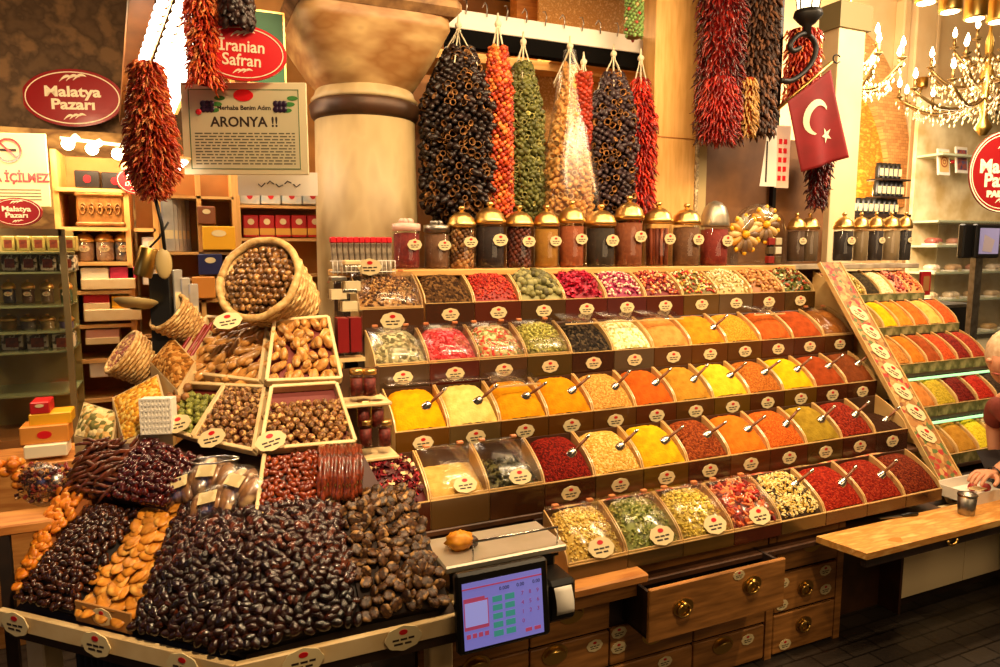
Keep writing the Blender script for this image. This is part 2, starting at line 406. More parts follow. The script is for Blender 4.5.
def bin_(x, Y, Z, w, D, H, desc, label, kind, cols, lid=None, scoop=None, fh=.1, tagk='front', piece='nut', size=.008, n=260, fill=.93, group=None, front=None, seed=[0], scooplabel=None, sc=None, tagsize=.078, name='spice_bin', divw=.005):
    seed[0] += 1; sd = seed[0]
    t = thing(name, label, 'spice bin', (x+w/2, Y, Z), 0, group)
    nm = desc.replace(' ', '_')
    fm = front or mat('bin_front_'+nm, mixcol(cols[0], '#3a1c0b', .93), .25, coat=.5)
    hw = w/2-.0015
    MB().box(-hw, hw, -.006, 0, -fh, 0, bev=.001).build('front_panel', fm, t)
    MB().box(-hw, hw, -.0065, 0.001, 0, .003).build('front_rim', EDGE, t)
    prof = [(0, -fh), (0, 0)]+[(D*v, arc(v, H)) for v in [i/12 for i in range(1, 13)]]+[(D, -fh)]
    for s in (-1, 1):
        M = basis((0, 1, 0), (0, 0, 1), (1, 0, 0), (s*(hw-divw/2)-divw/2, 0, 0))
        MB().prism(prof, 0, divw, M=M).build('side_panel', EDGE, t)
    MB().box(-hw, hw, D, D+.005, -fh, H*.96).box(-hw, hw, 0, D, -fh, -fh+.004).build('tray_back', STANDW, t)
    make_heap(w, D, H, kind, cols, nm, sd, t, size, piece, n, fill, sc)
    if tagk == 'front':
        price_tag(T((0, -.0065, -fh*.48)) @ FACE, tagsize, t)
    elif tagk == 'inside':
        price_tag(T((random.uniform(-.02, .02)+.02, .012, .036)) @ rotm(PI/2-.6), tagsize*1.1, t)
    if lid == 'closed':
        l = MB().sheet(lambda u, v: ((u-.5)*(w-.006), D*v, arc(v, H)+.008), 2, 12, (0, 0, .002)).build('lid', LIDM, t)
        MB().box(-w/2+.004, w/2-.004, -.003, .002, .006, .011).build('lid_rim', EDGE, l)
        for s in (-1, 1): MB().box(s*w*.3-.012, s*w*.3+.012, D-.012, D+.004, H+.006, H+.016, bev=.002).build('hinge', mat('hinge_copper', '#c77a4a', .3), l)
    elif lid == 'half':
        l = MB().sheet(lambda u, v: ((u-.5)*(w-.006), D*(.35+.75*v), arc(.35+.65*v, H)+.03+.02*(1-v)), 2, 8, (0, 0, .002)).build('lid', LIDM, t)
        MB().box(-w/2+.004, w/2-.004, D*.35-.003, D*.35+.002, arc(.35, H)+.047, arc(.35, H)+.053).build('lid_rim', EDGE, l)
    elif lid == 'open':
        l = MB().sheet(lambda u, v: ((u-.5)*(w-.006), D*(.55+.6*v), H+.02+.012*math.sin(PI*v)-.01*v), 2, 6, (0, 0, .002)).build('lid', LIDM, t)
    if scoop:
        fn = heap_fn(w, D, H, kind, sd, 0, fill); u, v = scoop if isinstance(scoop, tuple) else (.74, .33)
        p = Vector(fn(u, v)); d = Vector((random.uniform(.65, .95), random.uniform(-.3, -.05), random.uniform(.55, .75))).normalized()
        xx = d.cross(Vector((0, -.5, 1))).normalized(); yy = d.cross(xx)
        M = basis(xx, yy, d, Vector((x+w/2, Y, Z))+p+d*.012)
        make_scoop(M @ S(1.15), scooplabel or ('scoop stuck in the '+desc))
        c = MB().ball(1, 12, 6, M=T(p+Vector((-.004, -.004, .003))) @ rotm(-.6) @ S(.021, .019, .004)).build('scoop_hollow', mat('hollow_'+nm, mixcol(cols[0], '#2a1508', .6), .9), t); bpy.data.objects.remove(c)
    return t
W = .21
ROWP = {1: (.912, 2.809, 1.375, .2247), 2: (.650, 2.628, 1.152, .2174), 3: (.666, 2.421, .941, .21), 4: (1.149, 2.174, .7586, .2163), 5: (1.086, 1.887, .579, .231)}
C = dict
R1 = [
 ('brown_seeds', 'dark brown allspice seeds', 'grain', ['#4a3018', '#6a4a28', '#2e1c0e'], C(sc=130)),
 ('goji', 'small red goji berries', 'chunk', ['#c0281a', '#8e1a10', '#d8502e'], C(size=.0055, piece='bud', n=520)),
 ('dried_limes', 'round olive grey dried limes', 'chunk', ['#7a7440', '#5f5a34', '#96905a', '#4a4424'], C(size=.0155, piece='lime', n=120, fill=1.0)),
 ('hibiscus', 'magenta red hibiscus petals', 'chunk', ['#c2123c', '#8a0c28', '#da3a58'], C(size=.010, piece='petal', n=300, fill=.97)),
 ('pink_rosebuds', 'pink and cream rosebuds', 'chunk', ['#b0305a', '#e8b8a8', '#8a1c44', '#efd9b8'], C(size=.008, piece='bud', n=300)),
 ('red_rosebuds', 'dark red and cream rosebuds', 'chunk', ['#a81c24', '#e8c088', '#6e1216', '#d8743c'], C(size=.008, piece='bud', n=300)),
 ('flower_mix', 'yellow and white chamomile flower tea', 'chunk', ['#d8b048', '#efe0b0', '#6a5a20', '#c03c2c'], C(size=.008, piece='bud', n=300)),
 ('chamomile', 'pale cream jasmine buds', 'chunk', ['#dcc68c', '#b59a5c', '#efe0b8'], C(size=.0075, piece='bud', n=320)),
 ('hazelnuts', 'light brown hazelnut kernels', 'chunk', ['#b87a3c', '#8f5a26', '#d09a5a'], C(size=.009, piece='nut', n=240)),
 ('herb_mix', 'green and cream mixed herb tea', 'chunk', ['#7a7a34', '#d8c890', '#4e5424', '#b04a2c'], C(size=.010, piece='petal', n=260))]
R2 = [
 ('sunflower_seeds', 'grey green pumpkin seeds', 'grain', ['#a39a72', '#77704e', '#c2b98e', '#5c563a'], C(sc=120, lid='closed')),
 ('pink_pepper', 'pinkish red peppercorns', 'grain', ['#c83038', '#e0626a', '#a01c24'], C(sc=150, lid='closed')),
 ('mixed_pepper', 'mixed red and green peppercorns', 'grain', ['#b08a5a', '#c23a30', '#7a8048', '#dcc896'], C(sc=130, lid='closed')),
 ('cardamom', 'yellow green cardamom pods', 'chunk', ['#a8a040', '#8a8430', '#c8c060'], C(size=.0065, piece='bud', n=420, lid='closed')),
 ('black_pepper', 'black peppercorns', 'grain', ['#2a2018', '#4c3e2c', '#15100c'], C(sc=130, lid='half')),
 ('white_pepper', 'cream white pepper beside green fennel', 'grain', ['#e0d0a0', '#b0a860', '#f0e4c0'], C(sc=130, lid='half')),
 ('ginger_powder', 'tan orange ginger powder', 'powder', ['#d8924a', '#c8823c'], C(lid='half')),
 ('curry_powder', 'smooth orange curry powder', 'powder', ['#e08a1c', '#d07a14'], C(scoop=(.85, .3))),
 ('mustard_spice', 'grainy mustard orange chicken spice', 'grain', ['#d08a20', '#b87418', '#e09a34'], C(sc=300)),
 ('covered_paprika', 'orange red paprika under a lid', 'powder', ['#b85a20', '#a84c18'], C(lid='half')),
 ('sweet_paprika', 'brick red sweet paprika', 'powder', ['#a44418', '#903a12'], {}),
 ('cinnamon_powder', 'brown cinnamon powder under a lid', 'powder', ['#a0642c', '#8a5424'], C(lid='closed'))]
R3 = [
 ('turmeric', 'deep yellow turmeric powder', 'powder', ['#e8a000', '#dc9400'], C(lid='open', scoop=(.72, .3))),
 ('garlic_powder', 'pale cream garlic powder', 'powder', ['#ecd27a', '#e0c468'], C(lid='open', scoop=(.72, .3))),
 ('yellow_curry', 'golden yellow curry under a clear lid', 'powder', ['#e0980c', '#d48c08'], C(lid='half', scoop=(.72, .3))),
 ('orange_curry', 'warm orange yellow curry mound', 'powder', ['#e09008', '#d48404'], C(scoop=1)),
 ('fish_spice', 'coarse tan fish seasoning', 'grain', ['#c88c3c', '#b07830', '#dca858'], C(sc=260, scoop=1)),
 ('hot_paprika', 'orange red hot paprika powder', 'powder', ['#c05a14', '#b24e0e'], C(scoop=1)),
 ('cumin', 'olive tan ground cumin', 'powder', ['#b88428', '#a87620'], C(scoop=1)),
 ('lemon_powder', 'pale yellow mustard powder', 'powder', ['#e8bc28', '#dcb020'], C(scoop=1)),
 ('meat_spice', 'reddish brown meat seasoning', 'grain', ['#a85c1c', '#904c14', '#bc7028'], C(sc=280, scoop=1)),
 ('saffron_powder', 'bright lemon yellow powder', 'powder', ['#e8b40c', '#e0a808'], C(scoop=1)),
 ('chili_powder', 'dark brick red chili powder', 'powder', ['#963c14', '#84320e'], C(scoop=1)),
 ('clove_powder', 'dark brown ground clove', 'powder', ['#6e3414', '#5e2a0e'], C(scoop=1))]
R4 = [
 ('potpourri', 'dark red and cream fruit tea', 'chunk', ['#7a1420', '#d8b888', '#4a0e14', '#b03038'], C(size=.009, piece='petal', n=280)),
 ('sesame', 'cream sesame seeds under a glossy lid', 'powder', ['#dcb868', '#d0aa58'], C(lid='closed', tagk='inside', fill=.6)),
 ('dark_herbs', 'dark green dried herbs under a glossy lid', 'chunk', ['#3a3818', '#5c5828', '#24220e'], C(size=.007, piece='petal', n=300, lid='closed', tagk='inside', fill=.55)),
 ('sumac', 'crimson sumac flakes', 'grain', ['#6e120a', '#8a1e10', '#4c0c06'], C(sc=260, scoop=1)),
 ('salad_spice', 'pale golden salad seasoning', 'grain', ['#d8a448', '#c08c34', '#ecc878'], C(sc=220, scoop=1)),
 ('pilaf_spice', 'speckled yellow pilaf seasoning', 'powder', ['#e4b010', '#cc9c0c'], C(scoop=1)),
 ('isot', 'dark brown pepper flakes', 'grain', ['#7c3412', '#602408', '#98481c'], C(sc=240, scoop=1)),
 ('tandoori', 'smooth bright orange tandoori powder', 'powder', ['#e0741c', '#d46814'], C(scoop=1)),
 ('kebab_spice', 'burnt orange kebab seasoning', 'grain', ['#bc5414', '#a8460e', '#cc6820'], C(sc=300, scoop=1)),
 ('oregano', 'olive green ground oregano', 'powder', ['#a08424', '#8e741c'], C(scoop=1)),
 ('chili_flakes', 'dark red chili flakes in the fourth row', 'grain', ['#7c1e0a', '#5c1206', '#963018'], C(sc=230, scoop=1)),
]
R5 = [
 ('lentil_pasta', 'pale yellow cracked wheat', 'chunk', ['#e4c25a', '#ccaa46', '#f4dc88'], C(size=.0055, piece='bud', n=620, lid='closed', tagk='inside')),
 ('green_tea', 'sage green linden leaves', 'chunk', ['#a8a850', '#86903e', '#c4c074'], C(size=.0058, piece='petal', n=620, lid='closed', tagk='inside')),
 ('fennel', 'yellow green fennel seeds', 'chunk', ['#d4b840', '#bca434', '#e6d060'], C(size=.0062, piece='bud', n=560, lid='closed', tagk='inside')),
 ('dried_pepper', 'dried red and orange pepper pieces', 'chunk', ['#b42410', '#d8642c', '#7c180c', '#e8945c'], C(size=.0115, piece='chip', n=200, lid='closed', tagk='inside')),
 ('soup_mix', 'cream and black bean mix', 'chunk', ['#dcbc5c', '#f0dca0', '#3a2410', '#c09a3c', '#e8d08c'], C(size=.0075, piece='chip', n=900, scoop=(.7, .45), tagk='')),
 ('red_pepper_flakes', 'bright red pepper flakes', 'grain', ['#8c1c0a', '#741206', '#a43018'], C(sc=220, scoop=1, tagk='')),
 ('crushed_pepper', 'crushed red pepper with dark seeds', 'grain', ['#821c0a', '#6c1206', '#98321a'], C(sc=220, scoop=1, tagk='')),
 ('smoked_pepper', 'dark maroon smoked pepper flakes', 'grain', ['#64200c', '#4c1406', '#7a3216'], C(sc=220, tagk=''))]
ROWNAME = {1: 'top', 2: 'second', 3: 'third', 4: 'fourth', 5: 'bottom'}
def row(r, specs, n0):
    x0, Y, Z, w = ROWP[r]
    for i, (nm, desc, kind, cols, kw) in enumerate(specs):
        kw = dict(kw)
        if kw.get('tagk') == '': kw['tagk'] = None
        kw.setdefault('tagsize', .078 if r < 5 else .09)
        if r == 5: kw['fh'] = .05
        bin_(x0+(n0+i)*w, Y, Z, w, .175 if r > 1 else .16, .13 if r > 1 else .125, desc, 'bin of %s in the %s row' % (desc, ROWNAME[r]), kind, cols, group='spice bins of the %s row' % ROWNAME[r], **kw)
row(1, R1, 0); row(2, R2, 0); row(3, R3, 0); row(4, R4, -3); row(5, R5, 0)
a_ = QY(358, 303, 2.809).x; b_ = QY(423, 303, 2.809).x
bin_(a_, 2.80, 1.36, b_-a_, .16, .14, 'brown spotted beans', 'wide covered bin of brown spotted beans at the left end of the top row', 'chunk', ['#9a6a38', '#6e4420', '#c89858', '#4c2c14'], lid='closed', size=.006, piece='nut', n=620, group='spice bins of the top row', tagsize=.1)
# the stepped stand under the rows
st = thing('display_stand', 'dark stepped wooden stand that carries the five rows of spice bins', 'display stand', (2.0, 2.6, 0))
L_ = Matrix.Translation((-2.0, -2.6, 0))
XR = 3.22
for r in (1, 2, 3, 4, 5):
    x0, Y, Z, w = ROWP[r]; xl = x0-.02 if r not in (1, 4) else (a_-.02 if r == 1 else x0-3*w-.02)
    xr = XR if r < 5 else 2.98
    MB().box(xl, xr, Y-.012, Y+.2, Z-.122, Z-.101, M=L_, bev=.003).build('shelf_board', STANDW, st)
    MB().box(xl, xr, Y+.192, Y+.205, .5 if r > 3 else Z-.35, Z+.09, M=L_).build('riser', DARK, st)
# rolled strip between fourth and fifth row
x0, Y, Z, w = ROWP[4]
MB().box(.62, 3.0, Y+.05, Y+.2, .44, Z-.12, M=L_).build('lower_riser', DARK, st)
roll = thing('rolled_runner', 'rolled patterned cloth runner lying between the fourth and bottom rows', 'cloth', (1.9, 2.13, .66))
MB().tube([(x, 0, 0) for x in np.linspace(-.75, 1.0, 24)], [.02+.003*math.sin(i*2.1) for i in range(24)], 10).build('cloth_roll', mat('runner_cloth', '#a8884c', .8, island=None, c2=['#5e4420', '#b03c24', '#c8b070'], scale=14), roll)
# empty dark bin at the right end of row four, with its scoop
x0, Y, Z, w = ROWP[4]
bin_(x0+8*w, Y, Z, w, .175, .13, 'ground black sesame', 'almost empty dark bin at the right end of the fourth row', 'powder', ['#241408', '#180d05'], fill=.4, scoop=(.8, .4), scooplabel='steel scoop resting against the flowered divider beside the empty dark bin', group='spice bins of the fourth row')
# glass and shelf for the jars
jsY, jsZ = 3.05, 1.515
sh = thing('jar_shelf', 'narrow wooden ledge behind the top row that carries the lidded glass jars', 'shelf', (2.0, jsY, jsZ))
MB().box(-1.42, 1.16, -.1, .12, -.03, 0, bev=.004).build('shelf_board', WOODX, sh)
MB().box(-1.42, 1.16, -.02, -.005, -.4, -.03).build('apron', STANDW, sh)
# flowered divider panel
def fabric():
    m = mat('flowered_cloth', '#b0804a', .6, c2=['#7a4a24', '#c49a5a'], scale=9)
    return mat('flowered_cloth_print', '#b88a50', .6, c2=['#8c5c30', '#a83028', '#b88a50', '#9c6c38', '#7c4c28', '#c09a5c', '#5a6a34', '#a8743c'], scale=42, kind='voronoi', contrast=(0, 1))
pA = QX(824, 262, 3.2); pB = QX(962, 512, 3.2)
dv = thing('divider_panel', 'sloping flowered cloth panel with a row of round tags beside the spice bins', 'divider', tuple(pB))
d_ = (pA-pB); Lg = d_.length; d_.normalize(); nrm = Vector((1, 0, 0)).cross(d_).normalized()
if nrm.y > 0: nrm = -nrm
Mx = basis(d_, Vector((1, 0, 0)), nrm)
MB().box(0, Lg, -.03, .12, -.02, 0, bev=.003, M=Mx).build('cloth_face', fabric(), dv)
MB().box(0, Lg, .12, .128, -.4, .004, M=Mx).box(0, Lg, -.035, -.03, -.02, .004, M=Mx).build('panel_edge', EDGE, dv)
for i in range(7):
    price_tag(Mx @ T((Lg*(.27+.082*i), .045+.012*(i % 2), .001)) @ rotm(0, 0, -.9), .115, dv)
for i in range(9):
    b = MB()
    for k in range(6): b.ball(.016, 7, 4, M=T((Lg*(.02+.115*i)+.02*math.cos(k+i), .02+.05*((i*37) % 3)/2+.02*math.sin(k+i), .001)) @ S(1, 1, .25))
    b.build('flower_motif', mat('motif_%d' % (i % 3), ['#8c2028', '#a83c24', '#56662e'][i % 3], .6), dv)
# ------------------------------------------------------------------ jars
def jar(px, ybase, ytop, wpx, desc, cont, label, lid='dome', Y=3.05, Z=None, cols=None, group='lidded glass jars on the ledge', tagx=.3, fillh=.9, kind='powder', lidm=None, tagq=True):
    p = QY(px, ybase, Y); z0 = Z if Z is not None else p.z
    k = depth(p)/FPX; r = wpx*k/2; Ht = (ybase-ytop)*k*1.0
    t = thing('glass_jar', label, 'jar', (p.x, Y, z0), 0, group)
    lidh = Ht*(.30 if lid == 'dome' else .32 if lid == 'egg' else .22); hb = Ht-lidh; lidm = lidm or GOLD
    MB().lathe([(r*.9, .0), (r, .012), (r, hb*.2), (r*1.02, hb*.22), (r, hb*.24), (r, hb*.93), (r*.9, hb)], 24, cap=False).build('glass_body', GLASS, t)
    b = MB()
    if kind == 'powder': b.lathe([(r*.86, .004), (r*.93, .014), (r*.93, hb*fillh), (0.001, hb*fillh+.006)], 20); m = mat('jarfill_'+desc, mixcol(cont[0], '#1a0e06', .4), .8, c2=[mixcol(x, '#1a0e06', .4) for x in cont[1:]] or None, scale=60, bump=.5)
    elif kind == 'sticks':
        m = mat('jarfill_'+desc, cont[0], .7, island=cont[1:])
        for i in range(26):
            a = i*2.4; q = r*.75*math.sqrt((i+.5)/26); b.tube([(q*math.cos(a), q*math.sin(a), .006), (q*math.cos(a)*1.05, q*math.sin(a)*1.05+.004, hb*.86)], r*.12, 6)
    else:
        m = mat('jarfill_'+desc, cont[0], .6, island=cont[1:])
        b.lathe([(r*.7, .004), (r*.7, hb*fillh*.95)], 12)
        for i in range(150):
            a = i*2.39996; z = hb*fillh*(i+.5)/150; b.ball(r*.2, 6, 4, M=T((r*.74*math.cos(a), r*.74*math.sin(a), z+.008)))
    b.build('contents', m, t)
    if lid == 'dome':
        l = MB().lathe([(r*.95, hb-.008), (r*1.06, hb-.006), (r*1.08, hb+lidh*.12), (r*1.0, hb+lidh*.2), (r*.92, hb+lidh*.42), (r*.55, hb+lidh*.68), (r*.2, hb+lidh*.78)], 24).build('lid', lidm, t)
        MB().lathe([(r*.12, hb+lidh*.76), (r*.14, hb+lidh*.84), (r*.26, hb+lidh*.94), (r*.2, hb+lidh*1.06), (r*.05, hb+lidh*1.1)], 12).build('knob', lidm, l)
    elif lid == 'egg':
        l = MB().lathe([(r*1.02, hb-.006), (r*1.06, hb), (r*1.0, hb+lidh*.2), (r*.96, hb+lidh*.5), (r*.75, hb+lidh*.95), (r*.45, hb+lidh*1.2), (r*.1, hb+lidh*1.3)], 24).build('lid', lidm, t)
    else:
        l = MB().lathe([(r*.95, hb-.006), (r*1.04, hb-.004), (r*1.04, hb+lidh*.5), (r*.6, hb+lidh*.6)], 20).build('lid', lidm, t)
        for q in range(6):
            a = q*PI/3; MB().ball(r*.22, 6, 5, M=T((r*.35*math.cos(a), r*.35*math.sin(a), hb+lidh*.75))).build('stopper_bead', lidm, l)
    if tagq: price_tag(T((r*tagx, -r*1.03, hb*.62)) @ FACE @ rotm(0, tagx*.6, 0), r*1.15, t)
    return t
JT = 1.515
PINKL = mat('pale_pink_ceramic', '#e6b8a8', .3)
JARS = [
 (407, 222, 27, 'saffron', ['#7a1010', '#9a2418'], 'glass jar of dark red saffron with a pale pink lid, first on the ledge', 'flat', 'powder', PINKL),
 (437, 224, 25, 'brown_powder', ['#7a5030', '#8c6040'], 'glass jar of brown powder with silver lid beside the saffron jar', 'flat', 'powder', STEEL),
 (462, 212, 27, 'nuts', ['#8a5a30', '#b88850', '#5e3a1c'], 'glass jar of round brown nuts with a gold domed lid', 'dome', 'balls', None),
 (490, 208, 30, 'vanilla', ['#30140c', '#1e0c08'], 'wide glass jar of near-black pods under a gold domed lid', 'dome', 'powder', None),
 (519, 212, 27, 'cloves', ['#4a1c10', '#6a2c18'], 'glass jar of dark reddish brown cloves with gold lid', 'dome', 'balls', None),
 (546, 212, 25, 'yellow_mix', ['#c08418', '#b07410'], 'glass jar of yellow ochre powder with gold lid', 'dome', 'powder', None),
 (571, 208, 26, 'orange_mix', ['#b85c28', '#a44c1c'], 'glass jar of orange brown powder with bright gold lid', 'dome', 'powder', None),
 (600, 212, 29, 'tea', ['#3a2a12', '#2a1c0c'], 'glass jar of dark olive tea leaves with gold lid', 'dome', 'powder', None),
 (628, 204, 28, 'red_clay', ['#a85a2c', '#94481e'], 'tallest glass jar with high gold dome and terracotta coloured powder', 'dome', 'powder', None),
 (657, 210, 27, 'cinnamon', ['#8a3c18', '#a04c22', '#6a2a10'], 'glass jar of upright cinnamon sticks with gold lid', 'dome', 'sticks', None),
 (685, 212, 27, 'tan_powder', ['#8c5c34', '#7a4c28'], 'glass jar of tan brown powder right of the cinnamon sticks', 'dome', 'powder', None),
 (713, 214, 28, 'red_saffron', ['#8c1c10', '#a02c18'], 'glass jar of red threads under a silver egg-shaped lid', 'egg', 'powder', mat('satin_silver', '#a89c88', .36, .8))]
for px, yt, wp, ds, cn, lb, ld, kd, lm in JARS:
    b0 = QY(px, 272, 3.05); yb = 272
    jar(px, yb, yt, wp, ds, cn, lb, ld, Z=JT, kind=kd, lidm=lm)
for i, (px, wp, cn, nm) in enumerate([(795, 17, ['#5a3c20'], 'brown tea'), (808, 18, ['#6a5030'], 'grey brown leaves'), (842, 19, ['#2a1c14'], 'black tea'), (859, 15, ['#8a7048'], 'olive tan herbs'), (874, 15, ['#2a1a10'], 'dark coffee'), (889, 17, ['#9a8058'], 'pale leaves'), (903, 13, ['#1c120c'], 'black seeds')]):
    jar(px, 259, 212, wp, 'far%d' % i, cn, 'slim lidded glass jar of %s beyond the flowered cloche' % nm, 'dome', Y=3.14, Z=JT+.015 if px < 820 else JT+.015, group='slim jars at the far end of the ledge', lidm=GOLD, tagq=(i % 2 == 0), tagx=0)
fl = thing('far_ledge', 'grey marble ledge holding the slim jars beyond the post', 'shelf', (3.6, 3.14, JT))
MB().box(-1.05, .75, -.09, .12, -.03, .0, bev=.004).build('shelf_board', mat('marble', '#b0a088', .3, c2='#8c7c68', scale=12), fl)
# glass cloche with arranged marzipan
cl = QY(757, 268, 3.05); cl.z = JT; k = depth(cl)/FPX
c = thing('glass_cloche', 'domed glass case of yellow and orange sweets on a wheel and small boxes', 'cloche', cl)
MB().lathe([(31*k, 0), (32*k, .01), (32*k, 30*k), (29*k, 45*k), (20*k, 55*k), (8*k, 60*k), (.001, 61*k)], 28, cap=False, M=S(1, .6, 1)).build('glass_dome', GLASS, c)
for (ox, oz, R) in ((-22*k, 30*k, 20*k), (4*k, 40*k, 19*k)):
    b = MB()
    for i in range(12):
        a = 2*PI*i/12; b.ball(1, 8, 6, M=T((ox+R*.58*math.cos(a), -.02, oz+R*.58*math.sin(a))) @ rotm(0, -a, 0) @ S(R*.44, R*.22, R*.2))
    b.build('sweet_wheel', mat('wheel_sweets', '#c88a2c', .5, island=['#8c6a40', '#e8c888', '#6a4c30', '#d8b070', '#a8a08c']), c)
    b = MB()
    for i in range(10):
        a = 2*PI*i/10+.3; b.ball(R*.12, 8, 6, M=T((ox+R*.9*math.cos(a), -.03, oz+R*.9*math.sin(a))) @ S(1, .7, 1))
    b.ball(R*.2, 8, 6, M=T((ox, -.035, oz))).build('yellow_sweets', mat('yellow_sweets', '#f0b420', .4), c)
b = MB()
for i in range(3):
    for j in range(2): b.box(6*k+j*9*k, 14*k+j*9*k, -.05, -.02, 2*k+i*9*k, 9*k+i*9*k, bev=.002)
b.build('small_boxes', mat('cloche_boxes', '#e6dcc0', .5, island=['#c8b890', '#8c2018', '#5c4a30']), c)
# rack of red-topped tubes
rp = QY(363, 270, 2.93); rp.z = 1.50; k = depth(rp)/FPX
rk = thing('wire_rack', 'white wire rack on the top bins holding red-topped sachets', 'rack', rp)
b = MB(); hw = 31*k
for z in (.01, .055):
    b.tube([(-hw, -.03, z), (hw, -.03, z), (hw, .03, z), (-hw, .03, z), (-hw, -.03, z)], .0025, 6)
for i in range(15):
    x = -hw+2*hw*i/14; b.tube([(x, -.03, 0), (x, -.03, .055)], .0018, 6)
b.build('wire_frame', WHITE, rk); price_tag(T((.02, -.036, .03)) @ FACE, .1, rk)
sach = None
for i in range(11):
    M = T(rp+Vector((-hw*.88+hw*1.76*i/10, .0, .004))) @ rotm(0, -.06+.004*i, 0)
    if sach is None:
        sach = thing('spice_sachet', 'slim grey sachet with a red top standing in the wire rack', 'sachet', M=M, group='sachets in the wire rack')
        MB().box(-.010, .010, -.012, .012, 0, .125, bev=.003).build('sachet_body', mat('sachet_grey', '#b8a890', .3, c2='#5a4a40', scale=30), sach)
        MB().box(-.012, .012, -.014, .014, .125, .150, bev=.004).build('cap', mat('cap_red', '#d0202c', .35), sach)
    else: copy_tree(sach, M)
# small step ledges left of the bins with little jars and a red box
for i, (px, py, lab) in enumerate([(364, 402, 'upper'), (372, 456, 'lower')]):
    p = QY(px, py, 2.32)
    t = thing('step_ledge', '%s small cream ledge beside the spice bins carrying little red jars' % lab, 'ledge', p)
    MB().box(-.10, .09, -.03, .12, -.012, 0, bev=.003).build('ledge_board', CREAMW, t)
    MB().box(-.09, .08, .1, .115, -.2, .1).build('ledge_back', STANDW, t)
mini = None
for i, (px, py) in enumerate([(357, 396), (370, 396), (364, 427), (378, 427), (366, 446), (385, 446)]):
    p = QY(px, py, 2.33); M = T(p)
    lb = ['left of two red jars on the upper ledge', 'right of two red jars on the upper ledge', 'left small jar in the middle pair beside the bins', 'right small jar in the middle pair beside the bins', 'front small jar on the lower ledge by the fruit stand', 'small jar on the lower ledge nearest the cream powder bin'][i]
    if mini is None:
        mini = thing('small_jar', lb, 'jar', M=M, group='little red jars beside the bins')
        MB().lathe([(.022, 0), (.024, .004), (.024, .07), (.019, .078)], 16, cap=False).build('glass_body', GLASS, mini)
        MB().lathe([(.021, .003), (.021, .062), (.001, .064)], 14).build('contents', mat('red_threads', '#4c0e08', .6, c2='#7c2012', scale=90, bump=.6), mini)
        MB().lathe([(.021, .076), (.024, .078), (.024, .092), (.02, .095)], 16).build('lid', GOLD, mini)
    else: copy_tree(mini, M, lb)
p = QY(349, 357, 2.45)
t = thing('acrylic_box', 'clear box packed with bright red saffron threads beside the covered bins', 'box', p)
MB().box(-.045, .045, -.03, .04, 0, .165).build('clear_case', ACR, t)
MB().box(-.041, -.003, -.026, .036, .02, .14).box(.003, .041, -.026, .036, .02, .14).build('saffron_packs', mat('saffron_pack', '#7c0c12', .4), t)
MB().box(-.055, .05, -.035, .04, -.012, 0).build('base_plate', CREAMW, t)
for i, (px, py, lb) in enumerate([(349, 312, 'clear crystal box with silver lid above the saffron box'), (338, 300, 'squat clear jar of pale powder beside the nut basket'), (352, 292, 'taller clear jar with cork lid beside the nut basket')]):
    p = QY(px, py, 2.6); t = thing('clear_canister', lb, 'jar', p)
    MB().box(-.035, .035, -.03, .03, 0, .07+.03*(i == 2), bev=.006).build('glass_body', GLASS, t)
    MB().box(-.028, .028, -.024, .024, .004, .04).build('contents', mat('pale_powder', '#cdbb94', .7), t)
    MB().box(-.03, .03, -.026, .026, .07+.03*(i == 2), .088+.03*(i == 2), bev=.004).build('lid', [CHROME, STEEL, CREAMW][i], t)
# ------------------------------------------------------------------ stone column
cp = QY(367, 200, 3.42); k = depth(cp)/FPX
sc_ = thing('stone_column', 'thick cream marble column with a flared capital and brown neck ring', 'column', (cp.x, cp.y, 0))
MARB = mat('cream_marble', '#9c8458', .5, c2=['#b49c70', '#7c6238'], scale=4, bump=.25, bscale=9, stretch=(1, 1, .5), contrast=(.3, .7))
MARB2 = mat('veined_capital_marble', '#b08c58', .5, c2=['#8c6030', '#bc9c68', '#64503a'], scale=3.2, bump=.2, bscale=8, stretch=(1, 1, 2.5), contrast=(.25, .8))
zr = lambda y: QY(367, y, 3.42-.22).z
R = 50*k
MB().lathe([(R*1.03, 0), (R*1.02, 1.0), (R*1.0, zr(240)), (R*.97, zr(112))], 40).build('shaft', MARB, sc_)
MB().lathe([(R*.97, zr(115)), (R*1.04, zr(110)), (R*1.07, zr(99)), (R*1.0, zr(95))], 40).build('neck_ring', mat('neck_iron', '#4a2c16', .45, .3, c2='#3a2412', scale=12), sc_)
MB().lathe([(R*1.0, zr(96)), (R*1.04, zr(93)), (R*.98, zr(89)), (R*.95, zr(84)), (R*.88, zr(80))], 40).build('neck_moulding', MARB, sc_)
def capital(u, v):
    a = 2*PI*u; z = zr(84)+(zr(9)-zr(84))*v
    c_, s_ = math.cos(a), math.sin(a); n = 2+7*min(1, v*1.1)
    rr = (abs(c_)**n+abs(s_)**n)**(-1/n); R0 = R*(.90+.66*min(1, v/.80)) if v < .88 else R*1.56
    sq = R0*rr*(1-.12*v)
    return (sq*c_, sq*s_, z)
MB().grid(capital, 64, 20).build('capital', MARB2, sc_)
MB().box(-R*1.52, R*1.52, -R*1.52, R*1.52, zr(14), zr(-6), bev=.03).build('top_slab', mat('weathered_slab', '#6a4a2c', .7, c2='#a07a4c', scale=14, bump=.6), sc_)
